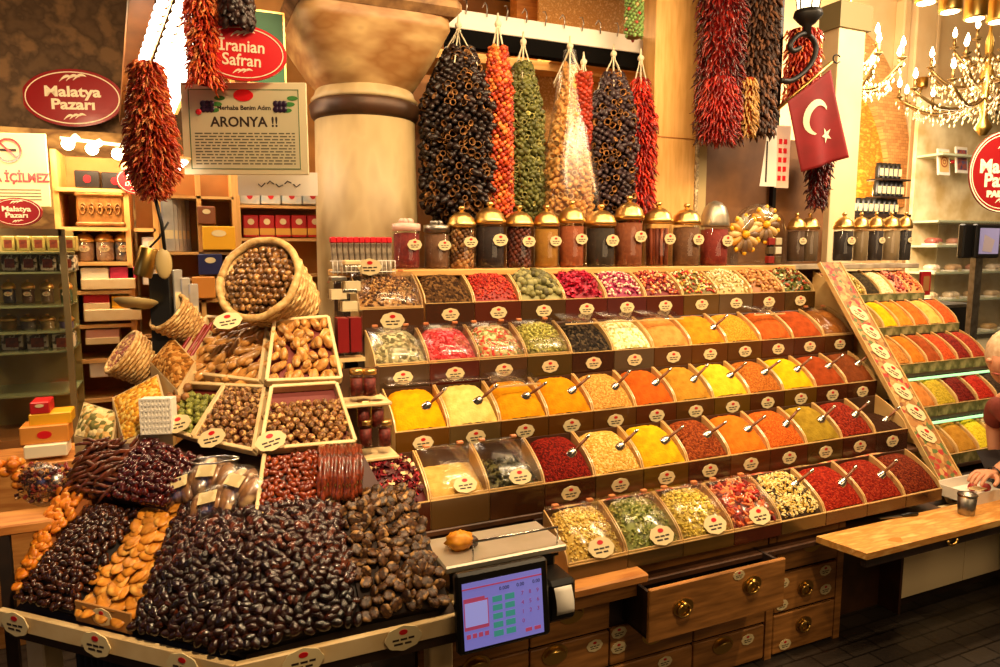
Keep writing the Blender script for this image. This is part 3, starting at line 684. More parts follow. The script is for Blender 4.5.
# ------------------------------------------------------------------ beam with hooks, pier, shop interior
bm = thing('hook_beam', 'white metal beam with black lower rail and hooks for the hanging strings', 'beam', (1.87, 3.40, 2.72))
zt, zb = QY(450, 8, 3.36).z, QY(450, 27, 3.36).z
MB().box(-.64, .64, -.04, .04, zb-2.72, zt-2.72, bev=.003).build('beam', WHITE, bm)
MB().box(-.64, .64, -.03, .03, zb-2.80, zb-2.72).build('rail', mat('matt_black', '#080605', .9, spec=.1), bm)
hk = None
for i in range(11):
    x = -.55+.11*i
    b = MB().tube([(0, -.05, 0), (0, -.055, .05), (0, -.03, .075), (0, 0, .06)] if i % 2 else [(0, -.045, 0), (0, -.06, .04), (0, -.045, .07), (0, -.02, .075)], .003, 6).build('hook', STEEL, bm, T((x, 0, zt-2.74)))
pr = thing('wooden_pier', 'tall pale pine post with a speckled edge strip at the end of the beam', 'post', (2.2, 3.2, 0))
xa, xb, _, _ = quadY(657, 694, 0, 200, 3.2)
MB().box(xa-2.2, xb-2.2, 0, .12, 0, 3.3, bev=.004).build('post_board', WOODV, pr)
MB().box(xa-2.2, xb-2.2+.005, -.004, .02, QY(670, 137, 3.2).z-.004, QY(670, 137, 3.2).z).build('board_joint', WOOD, pr)
x2 = QY(700, 100, 3.2).x
MB().box(xb-2.2, x2-2.2, -.01, .1, 0, 3.3).build('edge_strip', mat('mosaic_strip', '#d8c090', .6, c2=['#8c7450', '#e8d8b0'], scale=40), pr)
x3 = QY(709, 100, 3.2).x
MB().box(x2-2.2, x3-2.2, 0, .1, 0, 3.3).build('inner_board', mat('beige_board', '#b8a06c', .5), pr)
bp = thing('stone_pilaster', 'dark brown stone panel right of the pine post behind the chili strings', 'panel', (3.0, 3.26, 0))
x4 = QY(776, 100, 3.24).x; x5 = QY(828, 180, 3.24).x
MB().box(x3-3.0, x4-3.0, 0, .1, 0, 3.3).build('upper_panel', mat('brown_stone_panel', '#8a5c34', .6, c2='#6c4626', scale=5), bp)
MB().box(x4-3.0, x5-3.0, 0, .1, 0, QY(800, 140, 3.24).z).build('lower_panel', mat('brown_stone_panel', '#5a3c24'), bp)
MB().box(x4-3.0, x4-2.975, -.03, .0, 1.5, 3.3).build('iron_pole', IRON, bp)
cpn = thing('cream_post', 'plain cream post with a stepped cap behind the flag', 'post', (3.7, 3.9, 0))
xc, xd = QY(829, 120, 3.9).x, QY(855, 120, 3.9).x
MB().box(xc-3.7, xd-3.7, -.05, .1, 0, QY(840, 30, 3.9).z, bev=.004).build('post_body', CREAMWALL, cpn)
MB().box(xc-3.72, xd-3.66, -.07, .12, QY(840, 30, 3.9).z, QY(840, 4, 3.9).z).build('cap', mat('olive_cap', '#8a7a50', .6), cpn)
# interior shelves behind the strings
ish = thing('interior_shelving', 'pine wall shelving with chipboard back behind the hanging strings', 'shelving', (2.2, 3.75, 0))
xi, xj = QY(560, 100, 3.75).x-2.2, QY(668, 100, 3.75).x-2.2
MB().box(xi, xj+.2, .28, .3, 0, 3.25).build('back_board', mat('chipboard', '#c89a5c', .8, c2=['#b08248', '#dab47c'], scale=60), ish)
for y in (62, 140, 205): z = QY(630, y, 3.75).z; MB().box(xi, xj+.2, 0, .28, z-.02, z+.01).build('shelf_board', WOODX, ish)
MB().prism(ell(.06, .1, 24), 0, .004, M=T((QY(650, 103, 4.0).x-2.2, .275, QY(650, 103, 4.0).z)) @ FACE).build('red_sticker', RED, ish)
lm2 = thing('pine_bulkhead', 'pine bulkhead with lamp above the hook beam', 'bulkhead', (2.6, 4.2, 3.0))
MB().box(-.6, .5, 0, .1, -.25, .25).build('bulkhead_board', WOOD, lm2)
MB().box(-1.7, .5, -.3, .1, -.32, -.27).build('ledge_board', WOODX, lm2)
# ------------------------------------------------------------------ hanging strings
def chili_proto(L=.045, r=.005):
    b = MB(); pts = [(L*.18*math.sin(PI*t), 0, -L*t) for t in [i/4 for i in range(5)]]
    return b.tube(pts, [r*.7, r, r*.85, r*.55, r*.1], 5)
def cup_proto(L=.032, r=.0145):
    b = MB(); n = 9
    pr_ = [(r*.45, -L), (r*.85, -L*.7), (r, -L*.2), (r*1.02, 0), (r*.82, 0), (r*.7, -L*.5)]
    b.lathe(pr_, n, mi=[0, 0, 0, 1, 1, 1], cap=False); return b
def blob_proto(r=.014): return MB().ball(r, 7, 5, fn=lambda p: 1+.25*noise3(p, 2.5))
def leafy_proto(r=.02): return MB().sheet(lambda u, v: ((u-.5)*1.6*r*math.sin(PI*(.1+.8*v)), .35*r*math.sin(u*7), -2*r*v), 4, 4, (0, .001, 0))
def pod_proto(L=.036, r=.014):
    return MB().lathe([(r*.25, -L), (r*.75, -L*.75), (r, -L*.35), (r*.9, 0), (r*.5, L*.25), (r*.15, L*.35)], 7)
def hanging(px0, px1, y0, y1, Y, name, label, cat, proto, mats, n, piece_name, prof, group=None, cords=True, core=None, nind=100, k_out=1.0, droop=True, part_label=None):
    top = QY((px0+px1)/2, y0, Y); bot = QY((px0+px1)/2, y1, Y); k = depth(top)/FPX
    cx = QY((px0+px1)/2, (y0+y1)/2, Y).x; R_ = (px1-px0)/2*depth(QY((px0+px1)/2, (y0+y1)/2, Y))/FPX; H_ = top.z-bot.z
    t = thing(name, label, cat, (cx, Y, top.z), 0, group)
    if cords:
        b = MB()
        for i in range(6):
            a = i*PI/3; b.tube([(0, 0, .05), (.010*math.cos(a), .010*math.sin(a), -.03), (R_*.62*math.cos(a), R_*.62*math.sin(a), -H_*.19-.02)], .0036, 5)
        b.ball(.018, 8, 6, M=T((0, 0, .0))).build('cord', mat('cotton_cord', '#e6d8b8', .8), t)
    v0 = .12 if cords else 0
    zs = [H_*(v0+(1-v0)*i/14) for i in range(15)]
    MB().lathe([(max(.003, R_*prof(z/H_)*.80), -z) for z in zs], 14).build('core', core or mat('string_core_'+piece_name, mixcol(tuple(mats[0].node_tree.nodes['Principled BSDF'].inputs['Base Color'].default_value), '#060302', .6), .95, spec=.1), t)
    base = proto.build(piece_name, mats); me = base.data; bpy.data.objects.remove(base)
    me2, proto2 = me, proto
    if len(mats) > 1:
        proto2 = pod_proto(.034, .0145); tmp = proto2.build(piece_name, mats); me2 = tmp.data; bpy.data.objects.remove(tmp)
    pcs = []
    n = int(n*1.7)
    for i in range(n):
        v = v0+(1-v0)*(i+random.random())/n; a = -PI/2+(((i*.61803) % 1)-.5)*2*PI*.80+.4; R2 = R_*prof(v)
        rad = R2*random.uniform(.86, 1.02)
        p = Vector((rad*math.cos(a), rad*math.sin(a), -H_*v)); o = Vector((math.cos(a), math.sin(a), 0))
        if droop: d = (o*random.uniform(.25, .9)*k_out+Vector((random.uniform(-.3, .3), random.uniform(-.3, .3), -1))).normalized(); zz = -d
        else: zz = (o+Vector((random.uniform(-.7, .7), random.uniform(-.7, .7), random.uniform(-.8, .5)))).normalized()
        xx = zz.cross(Vector((random.random()-.5, random.random()-.5, random.random()-.5))).normalized()
        pcs.append((p, basis(xx, zz.cross(xx), zz, p) @ S(random.uniform(.8, 1.25))))
    vdir = -FW
    pcs.sort(key=lambda q: -(q[0].x*(-FW.x)+q[0].y*(-FW.y)))
    vis = [q for q in pcs if q[0].x*(-FW.x)+q[0].y*(-FW.y) > -.2*R_]; hid = pcs[len(vis):]
    random.shuffle(vis)
    for q_, (p, M) in enumerate(vis[:nind]):
        o = bpy.data.objects.new(piece_name, me if q_ % 3 == 0 else me2); COL.objects.link(o); o.parent = t; o.matrix_local = M
    rest = vis[nind:]+hid
    if rest:
        b = MB()
        for q_, (p, M) in enumerate(rest): b.mb(proto if q_ % 3 == 0 else proto2, M)
        o = b.build(piece_name+'s_between', mats, t); o['kind'] = 'stuff'
    return t
EGO = mat('eggplant_skin', '#1c100e', .4, c2='#382420', scale=40, rnd=.4); EGI = mat('eggplant_flesh', '#c08440', .7, c2='#7c4c20', scale=60, rnd=.4)
EGO2 = mat('eggplant_skin_purple', '#34242a', .42, c2='#4c383a', scale=40, rnd=.4)
CHR = mat('dried_chili', '#a81a14', .35, island=['#c42a18', '#7c0e0c', '#b83418'], rnd=.3)
CHD = mat('dark_dried_chili', '#5c1412', .3, island=['#7c1c16', '#3c0c0c', '#96281c'], rnd=.3)
CHO = mat('bright_chili', '#cc4418', .4, island=['#dc6428', '#a82a10', '#ec9454'], rnd=.3)
ORP = mat('orange_pepper', '#c04a1c', .45, island=['#d8642c', '#9c2c12', '#d88038'], rnd=.3)
GRP = mat('green_pepper_shell', '#6a6a2c', .5, c2='#4a4c20', scale=30, rnd=.4); GRI = mat('green_pepper_inside', '#b0a860', .6, rnd=.3)
ful = lambda v: min(1, .1+2.3*v)*(1 if v < .9 else 1-.5*(v-.9)/.1)
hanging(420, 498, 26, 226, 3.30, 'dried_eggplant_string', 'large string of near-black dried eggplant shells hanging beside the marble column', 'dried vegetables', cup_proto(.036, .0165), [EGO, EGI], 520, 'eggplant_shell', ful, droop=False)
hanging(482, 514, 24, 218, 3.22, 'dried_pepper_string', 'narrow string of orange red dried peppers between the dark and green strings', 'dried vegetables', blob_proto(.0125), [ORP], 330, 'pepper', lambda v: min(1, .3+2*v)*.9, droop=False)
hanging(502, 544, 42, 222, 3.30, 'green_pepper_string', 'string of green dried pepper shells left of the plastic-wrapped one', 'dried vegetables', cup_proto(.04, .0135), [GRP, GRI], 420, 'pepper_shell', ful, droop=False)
t = hanging(540, 598, 46, 226, 3.25, 'wrapped_string', 'clear plastic bag over a string of pale yellow dried shells on the beam', 'dried vegetables', cup_proto(.035, .016), [mat('pale_shell', '#dca65c', .6, c2='#c0853c', scale=20, rnd=.2), mat('pale_shell_inside', '#e8c488', .6)], 300, 'pale_shell', lambda v: min(.85, .1+1.05*v), droop=False, core=mat('pale_core', '#b88850', .8))
k = .0048
MB().grid(lambda u, v: (lambda r_, a: (r_*math.cos(a)*(1+.08*math.sin(a*7+v*9)), r_*math.sin(a)*(1+.08*math.sin(a*5)), -.02-.86*v))((.03+.135*min(1, v*1.15))*1.0, 2*PI*u), 40, 14).build('plastic_bag', FILM, t)
hanging(574, 592, 62, 150, 3.2, 'orange_fruit_string', 'thin string of orange dried fruit between the plastic bag and dark shells', 'dried fruit', blob_proto(.014), [ORP], 90, 'dried_fruit', lambda v: .8, droop=False)
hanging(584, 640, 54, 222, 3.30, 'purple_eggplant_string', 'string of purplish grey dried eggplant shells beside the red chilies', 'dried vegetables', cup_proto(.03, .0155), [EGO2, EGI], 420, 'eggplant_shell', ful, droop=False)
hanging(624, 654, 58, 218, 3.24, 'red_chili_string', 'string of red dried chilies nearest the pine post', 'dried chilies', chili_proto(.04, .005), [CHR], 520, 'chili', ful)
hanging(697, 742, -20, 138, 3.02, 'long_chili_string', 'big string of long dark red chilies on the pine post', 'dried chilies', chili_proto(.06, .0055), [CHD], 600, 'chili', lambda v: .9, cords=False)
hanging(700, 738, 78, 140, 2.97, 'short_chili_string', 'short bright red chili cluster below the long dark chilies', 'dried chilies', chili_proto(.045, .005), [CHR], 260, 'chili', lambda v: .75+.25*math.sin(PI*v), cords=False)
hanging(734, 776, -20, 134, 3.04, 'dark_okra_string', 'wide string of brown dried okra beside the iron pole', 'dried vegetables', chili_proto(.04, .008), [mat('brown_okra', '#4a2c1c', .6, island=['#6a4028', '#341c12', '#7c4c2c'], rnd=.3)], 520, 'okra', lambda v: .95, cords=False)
hanging(738, 756, 78, 134, 2.93, 'straw_pepper_string', 'small string of straw yellow peppers in front of the brown okra', 'dried vegetables', chili_proto(.045, .006), [mat('straw_pepper', '#a87c3c', .5, rnd=.3)], 90, 'pepper', lambda v: .8, cords=False)
hanging(622, 646, -10, 38, 3.2, 'bead_charm_string', 'short pale charm string with green and red beads above the beam', 'charm', blob_proto(.009), [mat('charm_bead', '#d8b878', .5, island=['#b84a38', '#7a9a50', '#e0c898'], rnd=.2)], 90, 'bead', lambda v: .75, cords=False)
hanging(784, 818, 30, 100, 3.16, 'wall_chili_string', 'string of red chilies and white garlic behind the scroll lamp', 'dried chilies', chili_proto(.045, .006), [CHO], 220, 'chili', lambda v: .9, cords=False)
hanging(802, 832, 150, 206, 3.12, 'low_chili_string', 'dark red chili string hanging below the flag', 'dried chilies', chili_proto(.045, .006), [CHD], 160, 'chili', lambda v: .9-.5*v, cords=False)
hanging(129, 172, 62, 194, 2.6, 'tall_chili_string', 'long conical string of orange red chilies with braided tail on the left', 'dried chilies', chili_proto(.034, .0042), [CHO], 900, 'chili', lambda v: (.45+.5*min(1, v*1.6)) if v < .8 else .95*(1-(v-.8)/.2*.75), cords=False, k_out=1.6)
hanging(189, 219, -20, 84, 2.8, 'upper_chili_string', 'orange red chili string against the bright light strips', 'dried chilies', chili_proto(.034, .0042), [CHO], 500, 'chili', lambda v: .9, cords=False, k_out=1.5)
hanging(224, 250, -20, 24, 2.75, 'dark_herb_string', 'stub of a dark dried vegetable string above the oval saffron sign', 'dried vegetables', cup_proto(.03, .012), [EGO, EGI], 120, 'shell', lambda v: .9, cords=False)
# ------------------------------------------------------------------ fruit stand (two faces meeting at a corner)
O1 = Vector((.065, 1.75, .6)); B1 = Vector((0, 1, 0)); A1 = Vector((1, 0, 0))
B2 = Vector((.69, .72, 0)); A2 = Vector((-.72, .69, 0))
def nrm_of(B): return Vector((-B.x, -B.y, 1)).normalized()
N1, N2 = nrm_of(B1), nrm_of(B2)
def onf(px, py, face, lift=0): n = (N1, N2)[face-1]; return QP(px, py, O1+n*lift, n)
fs_ = thing('fruit_stand', 'stepped cream wooden stand with trays that carries the dried fruit', 'display stand', O1)
LF = T(-O1)
def quad_pts(q, face, lift=0): return [onf(x, y, face, lift) for x, y in q]
def bil(P, u, v): return (P[0]*(1-u)+P[1]*u)*(1-v)+(P[3]*(1-u)+P[2]*u)*v
# body: sloping solid under both faces
top_t = .80
c0 = O1; def_pts = None
def seam(t): return O1+Vector((.402*t, t, t))
R0 = O1+A1*.60; L0 = O1+A2*.80
b = MB()
dn = Vector((0, 0, -.045))
sm1 = seam(top_t)
R1_ = R0+Vector((-.10, .26, .26)); R2_ = R0+Vector((-.20, .40, .40)); R3_ = R0+Vector((-.21, .80, .80))
L1_ = L0+B2*.28+Vector((0, 0, .28))+A2*(-.10); L2_ = L0+B2*.62+Vector((0, 0, .62))+A2*(-.42)
vs = [p+dn for p in (O1, R0, R1_, R2_, R3_, sm1, L2_, L1_, L0)]
n_ = len(vs); low = [Vector((v.x, v.y, .5)) for v in vs]
b.add(vs+low, [(0, 1, 2, 3, 4, 5), (0, 5, 6, 7, 8)]+[(i, (i+1) % n_, n_+(i+1) % n_, n_+i) for i in range(n_)], LF)
b.build('body', mat('stand_inner', '#3a2412', .7), fs_)
# front rails, seam strips, legs and base
def bar(mb, p, q, w_, h_, up=Vector((0, 0, 1)), mi=0, M=LF):
    d = (q-p); L = d.length; d.normalize(); y = up.cross(d).normalized(); z = d.cross(y)
    mb.box(0, L, -w_/2, w_/2, -h_/2, h_/2, mi, M @ basis(d, y, z, p), bev=.002)
b = MB(); bar(b, O1+Vector((0, -.02, -.03)), R0+Vector((0, -.02, -.03)), .02, .05); b.build('front_rail', CREAMW, fs_)
b = MB(); bar(b, O1+Vector((0, -.02, -.03)), L0-B2*.02+Vector((0, 0, -.03)), .02, .05); b.build('front_rail', CREAMW, fs_)
b = MB(); bar(b, R0+Vector((0, -.02, -.03)), R0+Vector((.0, .5, -.03)), .02, .05); b.build('side_rail', CREAMW, fs_)
for s_, A_, mx in ((0, A1, .60), (1, A2, .80)):
    B_ = (B1, B2)[s_]
    for q in (.12, .32, .53, .74)[:4 if s_ else 3]:
        b = MB(); p = O1+A_*q-B_*.034; b.box(-.003, .003, -.003, .003, -.02, .05, M=LF @ T(p)); 
    for q, up_ in (((.16, 0), (.42, 0)) if s_ == 0 else ((.13, 0), (.42, .0), (.72, 0))):
        p = O1+A_*q-B_*.034+Vector((0, 0, -.03))
        xx = -A_ if s_ else A_
        zz = -B_; price_tag(LF @ basis(xx, (0, 0, 1), zz, p), .10, fs_)
for q, nm in ((L0-A2*.12, 'corner_leg'), (L0-A2*.62, 'corner_leg'), (R0-A1*.05, 'corner_leg')):
    MB().box(-.035, .035, -.03, .03, -.6, -.05, M=T(q-O1+Vector((0, .06, 0))) @ rotm(0, 0, math.atan2(A2.y, A2.x) if q.x < .0 else 0), bev=.004).build(nm, CREAMW, fs_)
PX = T(-O1)
skirt = thing('striped_skirt', 'black corrugated cloth skirt hanging under the front of the fruit stand', 'cloth', tuple(L0-A2*.3))
b = MB(); org = L0-A2*.3
b.sheet(lambda u, v: tuple(Vector(O1+A2*(.62-.5*u)+B2*(.06+.008*math.sin(u*130))+Vector((0, 0, -.09-.5*v))-org)), 120, 1, (.001, .002, 0)).build('skirt_cloth', mat('black_cloth', '#14100e', .7), skirt)
# trays on the slope
TRAYM = mat('tray_red_liner', '#6e1c14', .6)
def tray(q, face, nm, base=None, wall=.035, lift=0, fr=CREAMW, sides=(1, 1, 1, 1)):
    n = (N1, N2)[face-1]; P = quad_pts(q, face, lift); b = MB(); F = LF
    vs = P+[p-n*.012 for p in P]
    bb = MB().add(vs, [(0, 1, 2, 3), (7, 6, 5, 4)]+[(i, 4+i, 4+(i+1) % 4, (i+1) % 4) for i in range(4)], F).build(nm+'_floor', base or TRAYM, fs_)
    fm = MB()
    for i in range(4):
        if sides[i]: bar(fm, P[i]+n*wall*.5, P[(i+1) % 4]+n*wall*.5, .012, wall, n, M=F)
    fm.build(nm+'_frame', fr, fs_)
    return P, n
GR = (('front_tray'),)
TQ = {
 'balls_right': ([(260, 454), (354, 446), (335, 388), (271, 392)], 1),
 'balls_mid': ([(199, 442), (258, 455), (269, 392), (230, 390)], 2),
 'balls_left': ([(160, 430), (197, 441), (229, 390), (194, 388)], 2),
 'rolls_right': ([(266, 386), (340, 383), (327, 322), (274, 326)], 1),
 'rolls_left': ([(191, 377), (264, 386), (272, 326), (211, 322)], 2)}
TP = {}
for nm, (q, f_) in TQ.items(): TP[nm] = tray(q, f_, nm.split('_')[0]+'_tray', lift=.0)
# generic layout of countable things over a sloping quad
def scatter(P, n, nu, nv, bulge, sp, jit=.35, layers=1, hex_=True, vr=(0, 1), ur=(0, 1), under=None, sides=True):
    out = []
    for l in range(layers):
        for j in range(nv):
            v = vr[0]+(j+.5)/nv*(vr[1]-vr[0])
            for i in range(nu):
                u = (i+.5+(.5 if (j % 2 and hex_) else 0)-.25)/nu+random.uniform(-jit, jit)/nu; u = ur[0]+u*(ur[1]-ur[0])
                vv = v+random.uniform(-jit, jit)/nv
                if not(0 <= u <= 1): continue
                h = bulge*(max(0, math.sin(PI*min(1, max(0, vv))))**.5*.65+.35)*(math.sin(PI*(.08+.84*u))**.45)
                out.append((bil(P, u, vv)+n*(h+sp-l*sp*1.3), u, vv))
    return out
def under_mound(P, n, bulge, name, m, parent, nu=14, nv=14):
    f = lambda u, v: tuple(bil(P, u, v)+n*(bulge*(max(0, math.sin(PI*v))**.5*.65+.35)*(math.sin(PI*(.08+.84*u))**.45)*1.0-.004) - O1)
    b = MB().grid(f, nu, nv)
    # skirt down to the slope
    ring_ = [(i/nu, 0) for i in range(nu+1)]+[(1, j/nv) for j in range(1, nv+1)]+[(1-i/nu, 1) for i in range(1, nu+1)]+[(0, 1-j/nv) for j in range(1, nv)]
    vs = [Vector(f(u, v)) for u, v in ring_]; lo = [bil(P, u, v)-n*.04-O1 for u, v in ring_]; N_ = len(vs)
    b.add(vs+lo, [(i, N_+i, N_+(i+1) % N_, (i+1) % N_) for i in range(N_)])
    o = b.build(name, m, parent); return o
def place(pts, protos, label, cat, group, orient, limit=None, sc=(.85, 1.15), stuff=None, mats=None):
    src = None
    pts = sorted(pts, key=lambda q: depth(q[0])); rest = []
    Ms = []
    for p, u, v in pts:
        M = T(p) @ orient(p, u, v) @ S(random.uniform(*sc)); Ms.append(M)
    nind = len(Ms) if limit is None else min(limit, len(Ms))
    meshes = []
    for nm, pr_ in protos:
        o = pr_.build(nm, mats); meshes.append((o.data, nm)); bpy.data.objects.remove(o)
    for i, M in enumerate(Ms[:nind]):
        me, nm = meshes[i % len(meshes)]
        o = bpy.data.objects.new(nm, me); COL.objects.link(o); o.matrix_world = M; tag(o, label, cat, group)
    if nind < len(Ms):
        b = MB(); p0 = T(-Ms[nind].translation)
        for i, M in enumerate(Ms[nind:]): b.mb(protos[i % len(protos)][1], p0 @ M)
        o = b.build(stuff[0], mats); o.location = Ms[nind].translation; tag(o, stuff[1], cat, group, 'stuff')
def fr(n, ang=0, spread=.5, tilt=.3):
    def f(p, u, v):
        z = (n+Vector((random.uniform(-tilt, tilt), random.uniform(-tilt, tilt), random.uniform(-tilt, tilt)))).normalized()
        a = ang+random.uniform(-spread, spread)
        x0 = n.cross(Vector((0, 0, 1))).normalized(); x0 = (x0-z*x0.dot(z)).normalized(); y0 = z.cross(x0)
        x = x0*math.cos(a)+y0*math.sin(a); return basis(x, z.cross(x), z)
    return f
def date_proto(sd, L=.0165, r=.0113):
    return MB().ball(1, 12, 9, M=S(r, r*.92, L) , fn=lambda p: 1+.05*math.sin(math.atan2(p.y, p.x)*5+sd+p.z*2)*(1-p.z*p.z)+.04*noise3(p, 3+sd*.1))
def lay(b): # lay long axis along X
    return MB().mb(b, rotm(0, PI/2, 0))
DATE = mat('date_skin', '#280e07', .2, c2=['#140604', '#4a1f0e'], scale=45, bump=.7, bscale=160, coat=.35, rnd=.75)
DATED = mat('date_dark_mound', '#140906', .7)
P_d1 = quad_pts([(231, 655), (361, 622), (334, 497), (247, 510)], 1); P_d2 = quad_pts([(137, 630), (238, 656), (255, 508), (192, 500)], 2)
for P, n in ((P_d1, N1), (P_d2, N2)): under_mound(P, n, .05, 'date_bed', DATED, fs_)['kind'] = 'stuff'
pts = [(q, 1) for q in scatter(P_d1, N1, 13, 24, .05, .006)]+[(q, 2) for q in scatter(P_d2, N2, 12, 24, .05, .006)]
pts1 = [q for q, f_ in pts if f_ == 1]; pts2 = [q for q, f_ in pts if f_ == 2]
dp = [('date', lay(date_proto(i))) for i in range(3)]
DL = 'glossy dark brown date in the big front mound of the fruit stand'
allp = sorted(pts1+pts2, key=lambda q: depth(q[0])); cut = depth(allp[299][0])
o1, o2 = fr(N1, PI/2, 1.5, .7), fr(N2, PI/2, 1.5, .7)
ids1 = {id(q) for q in pts1}
place(allp, dp, DL, 'date', 'dates in the front mounds', lambda p, u, v: (o1 if p.x > O1.x+(p.y-O1.y)*.38 else o2)(p, u, v), 300, (.95, 1.35), ('date_heap', 'dates filling the back of the two front date mounds'), [DATE])
# figs
P_f = quad_pts([(363, 622), (449, 605), (408, 488), (334, 494)], 1)
FIG = mat('dried_fig', '#5c3818', .45, c2=['#2c1608', '#a87c48'], scale=45, bump=.7, bscale=120, rnd=.4)
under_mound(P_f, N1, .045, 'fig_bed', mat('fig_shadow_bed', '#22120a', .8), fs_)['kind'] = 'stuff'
def fig_proto(sd): return MB().ball(1, 14, 8, M=S(.0185, .0155, .008), fn=lambda p: 1+.12*noise3(p, 3.5+sd)+.06*math.sin(math.atan2(p.y, p.x)*7+sd)-.35*max(0, p.z)**6)
place(scatter(P_f, N1, 8, 15, .045, .006, layers=1), [('dried_fig', fig_proto(i)) for i in range(4)], 'flattened brown dried fig in the mound at the right of the dates', 'fig', 'dried figs in the right mound', fr(N1, 0, 3, .75), None, (.9, 1.25), mats=[FIG])
# apricot slices
P_a = quad_pts([(80, 612), (136, 626), (196, 503), (160, 500)], 2)
APR = mat('dried_apricot_slice', '#dc9430', .45, c2=['#c07418', '#ecb050'], scale=30, bump=.5, sub=.0, rnd=.2)
under_mound(P_a, N2, .03, 'slice_bed', mat('apricot_bed', '#8c4c14', .8), fs_)['kind'] = 'stuff'
def slice_proto(sd): return MB().ball(1, 14, 5, M=S(.026, .021, .0045), fn=lambda p: 1+.09*noise3(p, 3+sd)+.05*math.sin(math.atan2(p.y, p.x)*3+sd))
place(scatter(P_a, N2, 4, 17, .03, .006, layers=1), [('dried_apricot_slice', slice_proto(i)) for i in range(3)], 'orange dried fruit slice overlapping others left of the front dates', 'dried fruit', 'orange dried fruit slices', fr((N2+Vector((0, 0, .6))).normalized(), 0, 3, .22), None, (.9, 1.3), mats=[APR])
# slices standing at the front
pts = []
for i in range(3):
    for j in range(8):
        p = bil(P_a, .14+.34*i, -.0)+N2*.02+Vector((0, 0, .004+.0075*j)); pts.append((p-B2*.004, 0, 0))
place(pts, [('dried_apricot_slice', slice_proto(5))], 'orange dried fruit slice stacked at the front edge above the carton', 'dried fruit', 'stacked orange slices at the front edge', fr(Vector((0, 0, 1)), 0, 3, .25), None, (1.0, 1.3), mats=[APR])
p0 = bil(P_a, 0, 0); p1 = bil(P_a, 1, 0)
ct = thing('cardboard_carton', 'low brown carton with a price tag holding the orange fruit slices', 'carton', tuple(p0))
b = MB(); bar(b, p0-B2*.012+Vector((0, 0, .012)), p1-B2*.012+Vector((0, 0, .012)), .006, .06, M=T(-p0)); b.build('carton_front', mat('carton_brown', '#a87438', .7), ct)
price_tag(T(-p0) @ basis(-A2, (0, 0, 1), -B2, (p0+p1)/2-B2*.016+Vector((0, 0, .014))), .07, ct)
# small dates and yellow apricots at the left end
P_s = quad_pts([(20, 600), (79, 616), (150, 512), (92, 508)], 2)
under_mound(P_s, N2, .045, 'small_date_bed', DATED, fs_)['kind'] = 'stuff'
SD = mat('small_date_skin', '#3c180a', .25, c2=['#200c06', '#6a3416'], scale=60, bump=.4, coat=.2, rnd=.5)
place(scatter(P_s, N2, 11, 17, .045, .005), [('small_date', lay(date_proto(i+3, .0145, .0095)))for i in range(2)], 'small reddish brown date in the mound at the left end of the stand', 'date', 'small dates in the left mound', fr(N2, 0, 1.5, .4), None, (.9, 1.25), mats=[SD])
P_y = quad_pts([(20, 590), (44, 560), (100, 492), (66, 486)], 2, .02)
YA = mat('yellow_apricot', '#d07c14', .4, c2=['#b85e0a', '#e09c34'], scale=30, bump=.4, rnd=.2)
under_mound(P_y, N2, .03, 'apricot_bed', mat('apricot_bed', '#8c4c14'), fs_)['kind'] = 'stuff'
place(scatter(P_y, N2, 4, 16, .03, .006), [('dried_apricot', MB().ball(1, 12, 8, M=S(.0165, .014, .009), fn=lambda p: 1+.1*noise3(p, 3.5)-.3*max(0, p.z)**6))], 'plump orange dried apricot on the far left slope of the stand', 'dried fruit', 'plump dried apricots on the left slope', fr(N2, 0, 3, .5), None, (.9, 1.25), mats=[YA])
# balls
WAL = mat('walnut_ball', '#96602c', .5, c2=['#5a3214', '#d8a866'], scale=55, bump=1.0, bscale=90, rnd=.35)
GRN = mat('pistachio_ball', '#85852c', .6, c2=['#5c6020', '#b4b050'], scale=70, bump=.9, bscale=110, rnd=.25)
def lump(sd, r=.014): return MB().ball(r, 18, 13, fn=lambda p: 1+.12*noise3(p, 5+sd)+.17*noise3(p, 10+.3*sd))
P, n = TP['balls_right']; place(scatter(P, n, 9, 8, .012, .014, vr=(0, .72), jit=.15, layers=1), [('walnut_ball', lump(i)) for i in range(3)], 'chopped walnut ball in the right middle tray with red lining showing', 'sweet', 'walnut balls in the right middle tray', lambda p, u, v: rq(), None, (.8, 1.0), mats=[WAL])
P, n = TP['balls_mid']; place(scatter(P, n, 7, 11, .014, .014, jit=.2), [('walnut_ball', lump(i+3, .0125)) for i in range(3)], 'chopped walnut ball in the narrow middle tray beside the green balls', 'sweet', 'walnut balls in the narrow middle tray', lambda p, u, v: rq(), None, (.85, 1.05), mats=[WAL])
P, n = TP['balls_left']; place(scatter(P, n, 5, 7, .010, .012, jit=.15, vr=(0, .8)), [('pistachio_ball', lump(i+6, .013)) for i in range(2)], 'green pistachio-coated ball in the left middle tray', 'sweet', 'green pistachio balls in the left middle tray', lambda p, u, v: rq(), None, (.9, 1.1), mats=[GRN])
NUT = mat('pale_walnut', '#a8743c', .55, c2='#7c4e24', scale=30, bump=.6, rnd=.25)
P_n = quad_pts([(150, 428), (166, 436), (196, 390), (186, 384)], 2, .01)
place(scatter(P_n, N2, 2, 7, .012, .012, jit=.2), [('shelled_walnut', lump(9, .015))], 'pale brown walnut in the narrow strip left of the green balls', 'nut', 'walnuts beside the green balls', lambda p, u, v: rq(), None, (.9, 1.1), mats=[NUT])
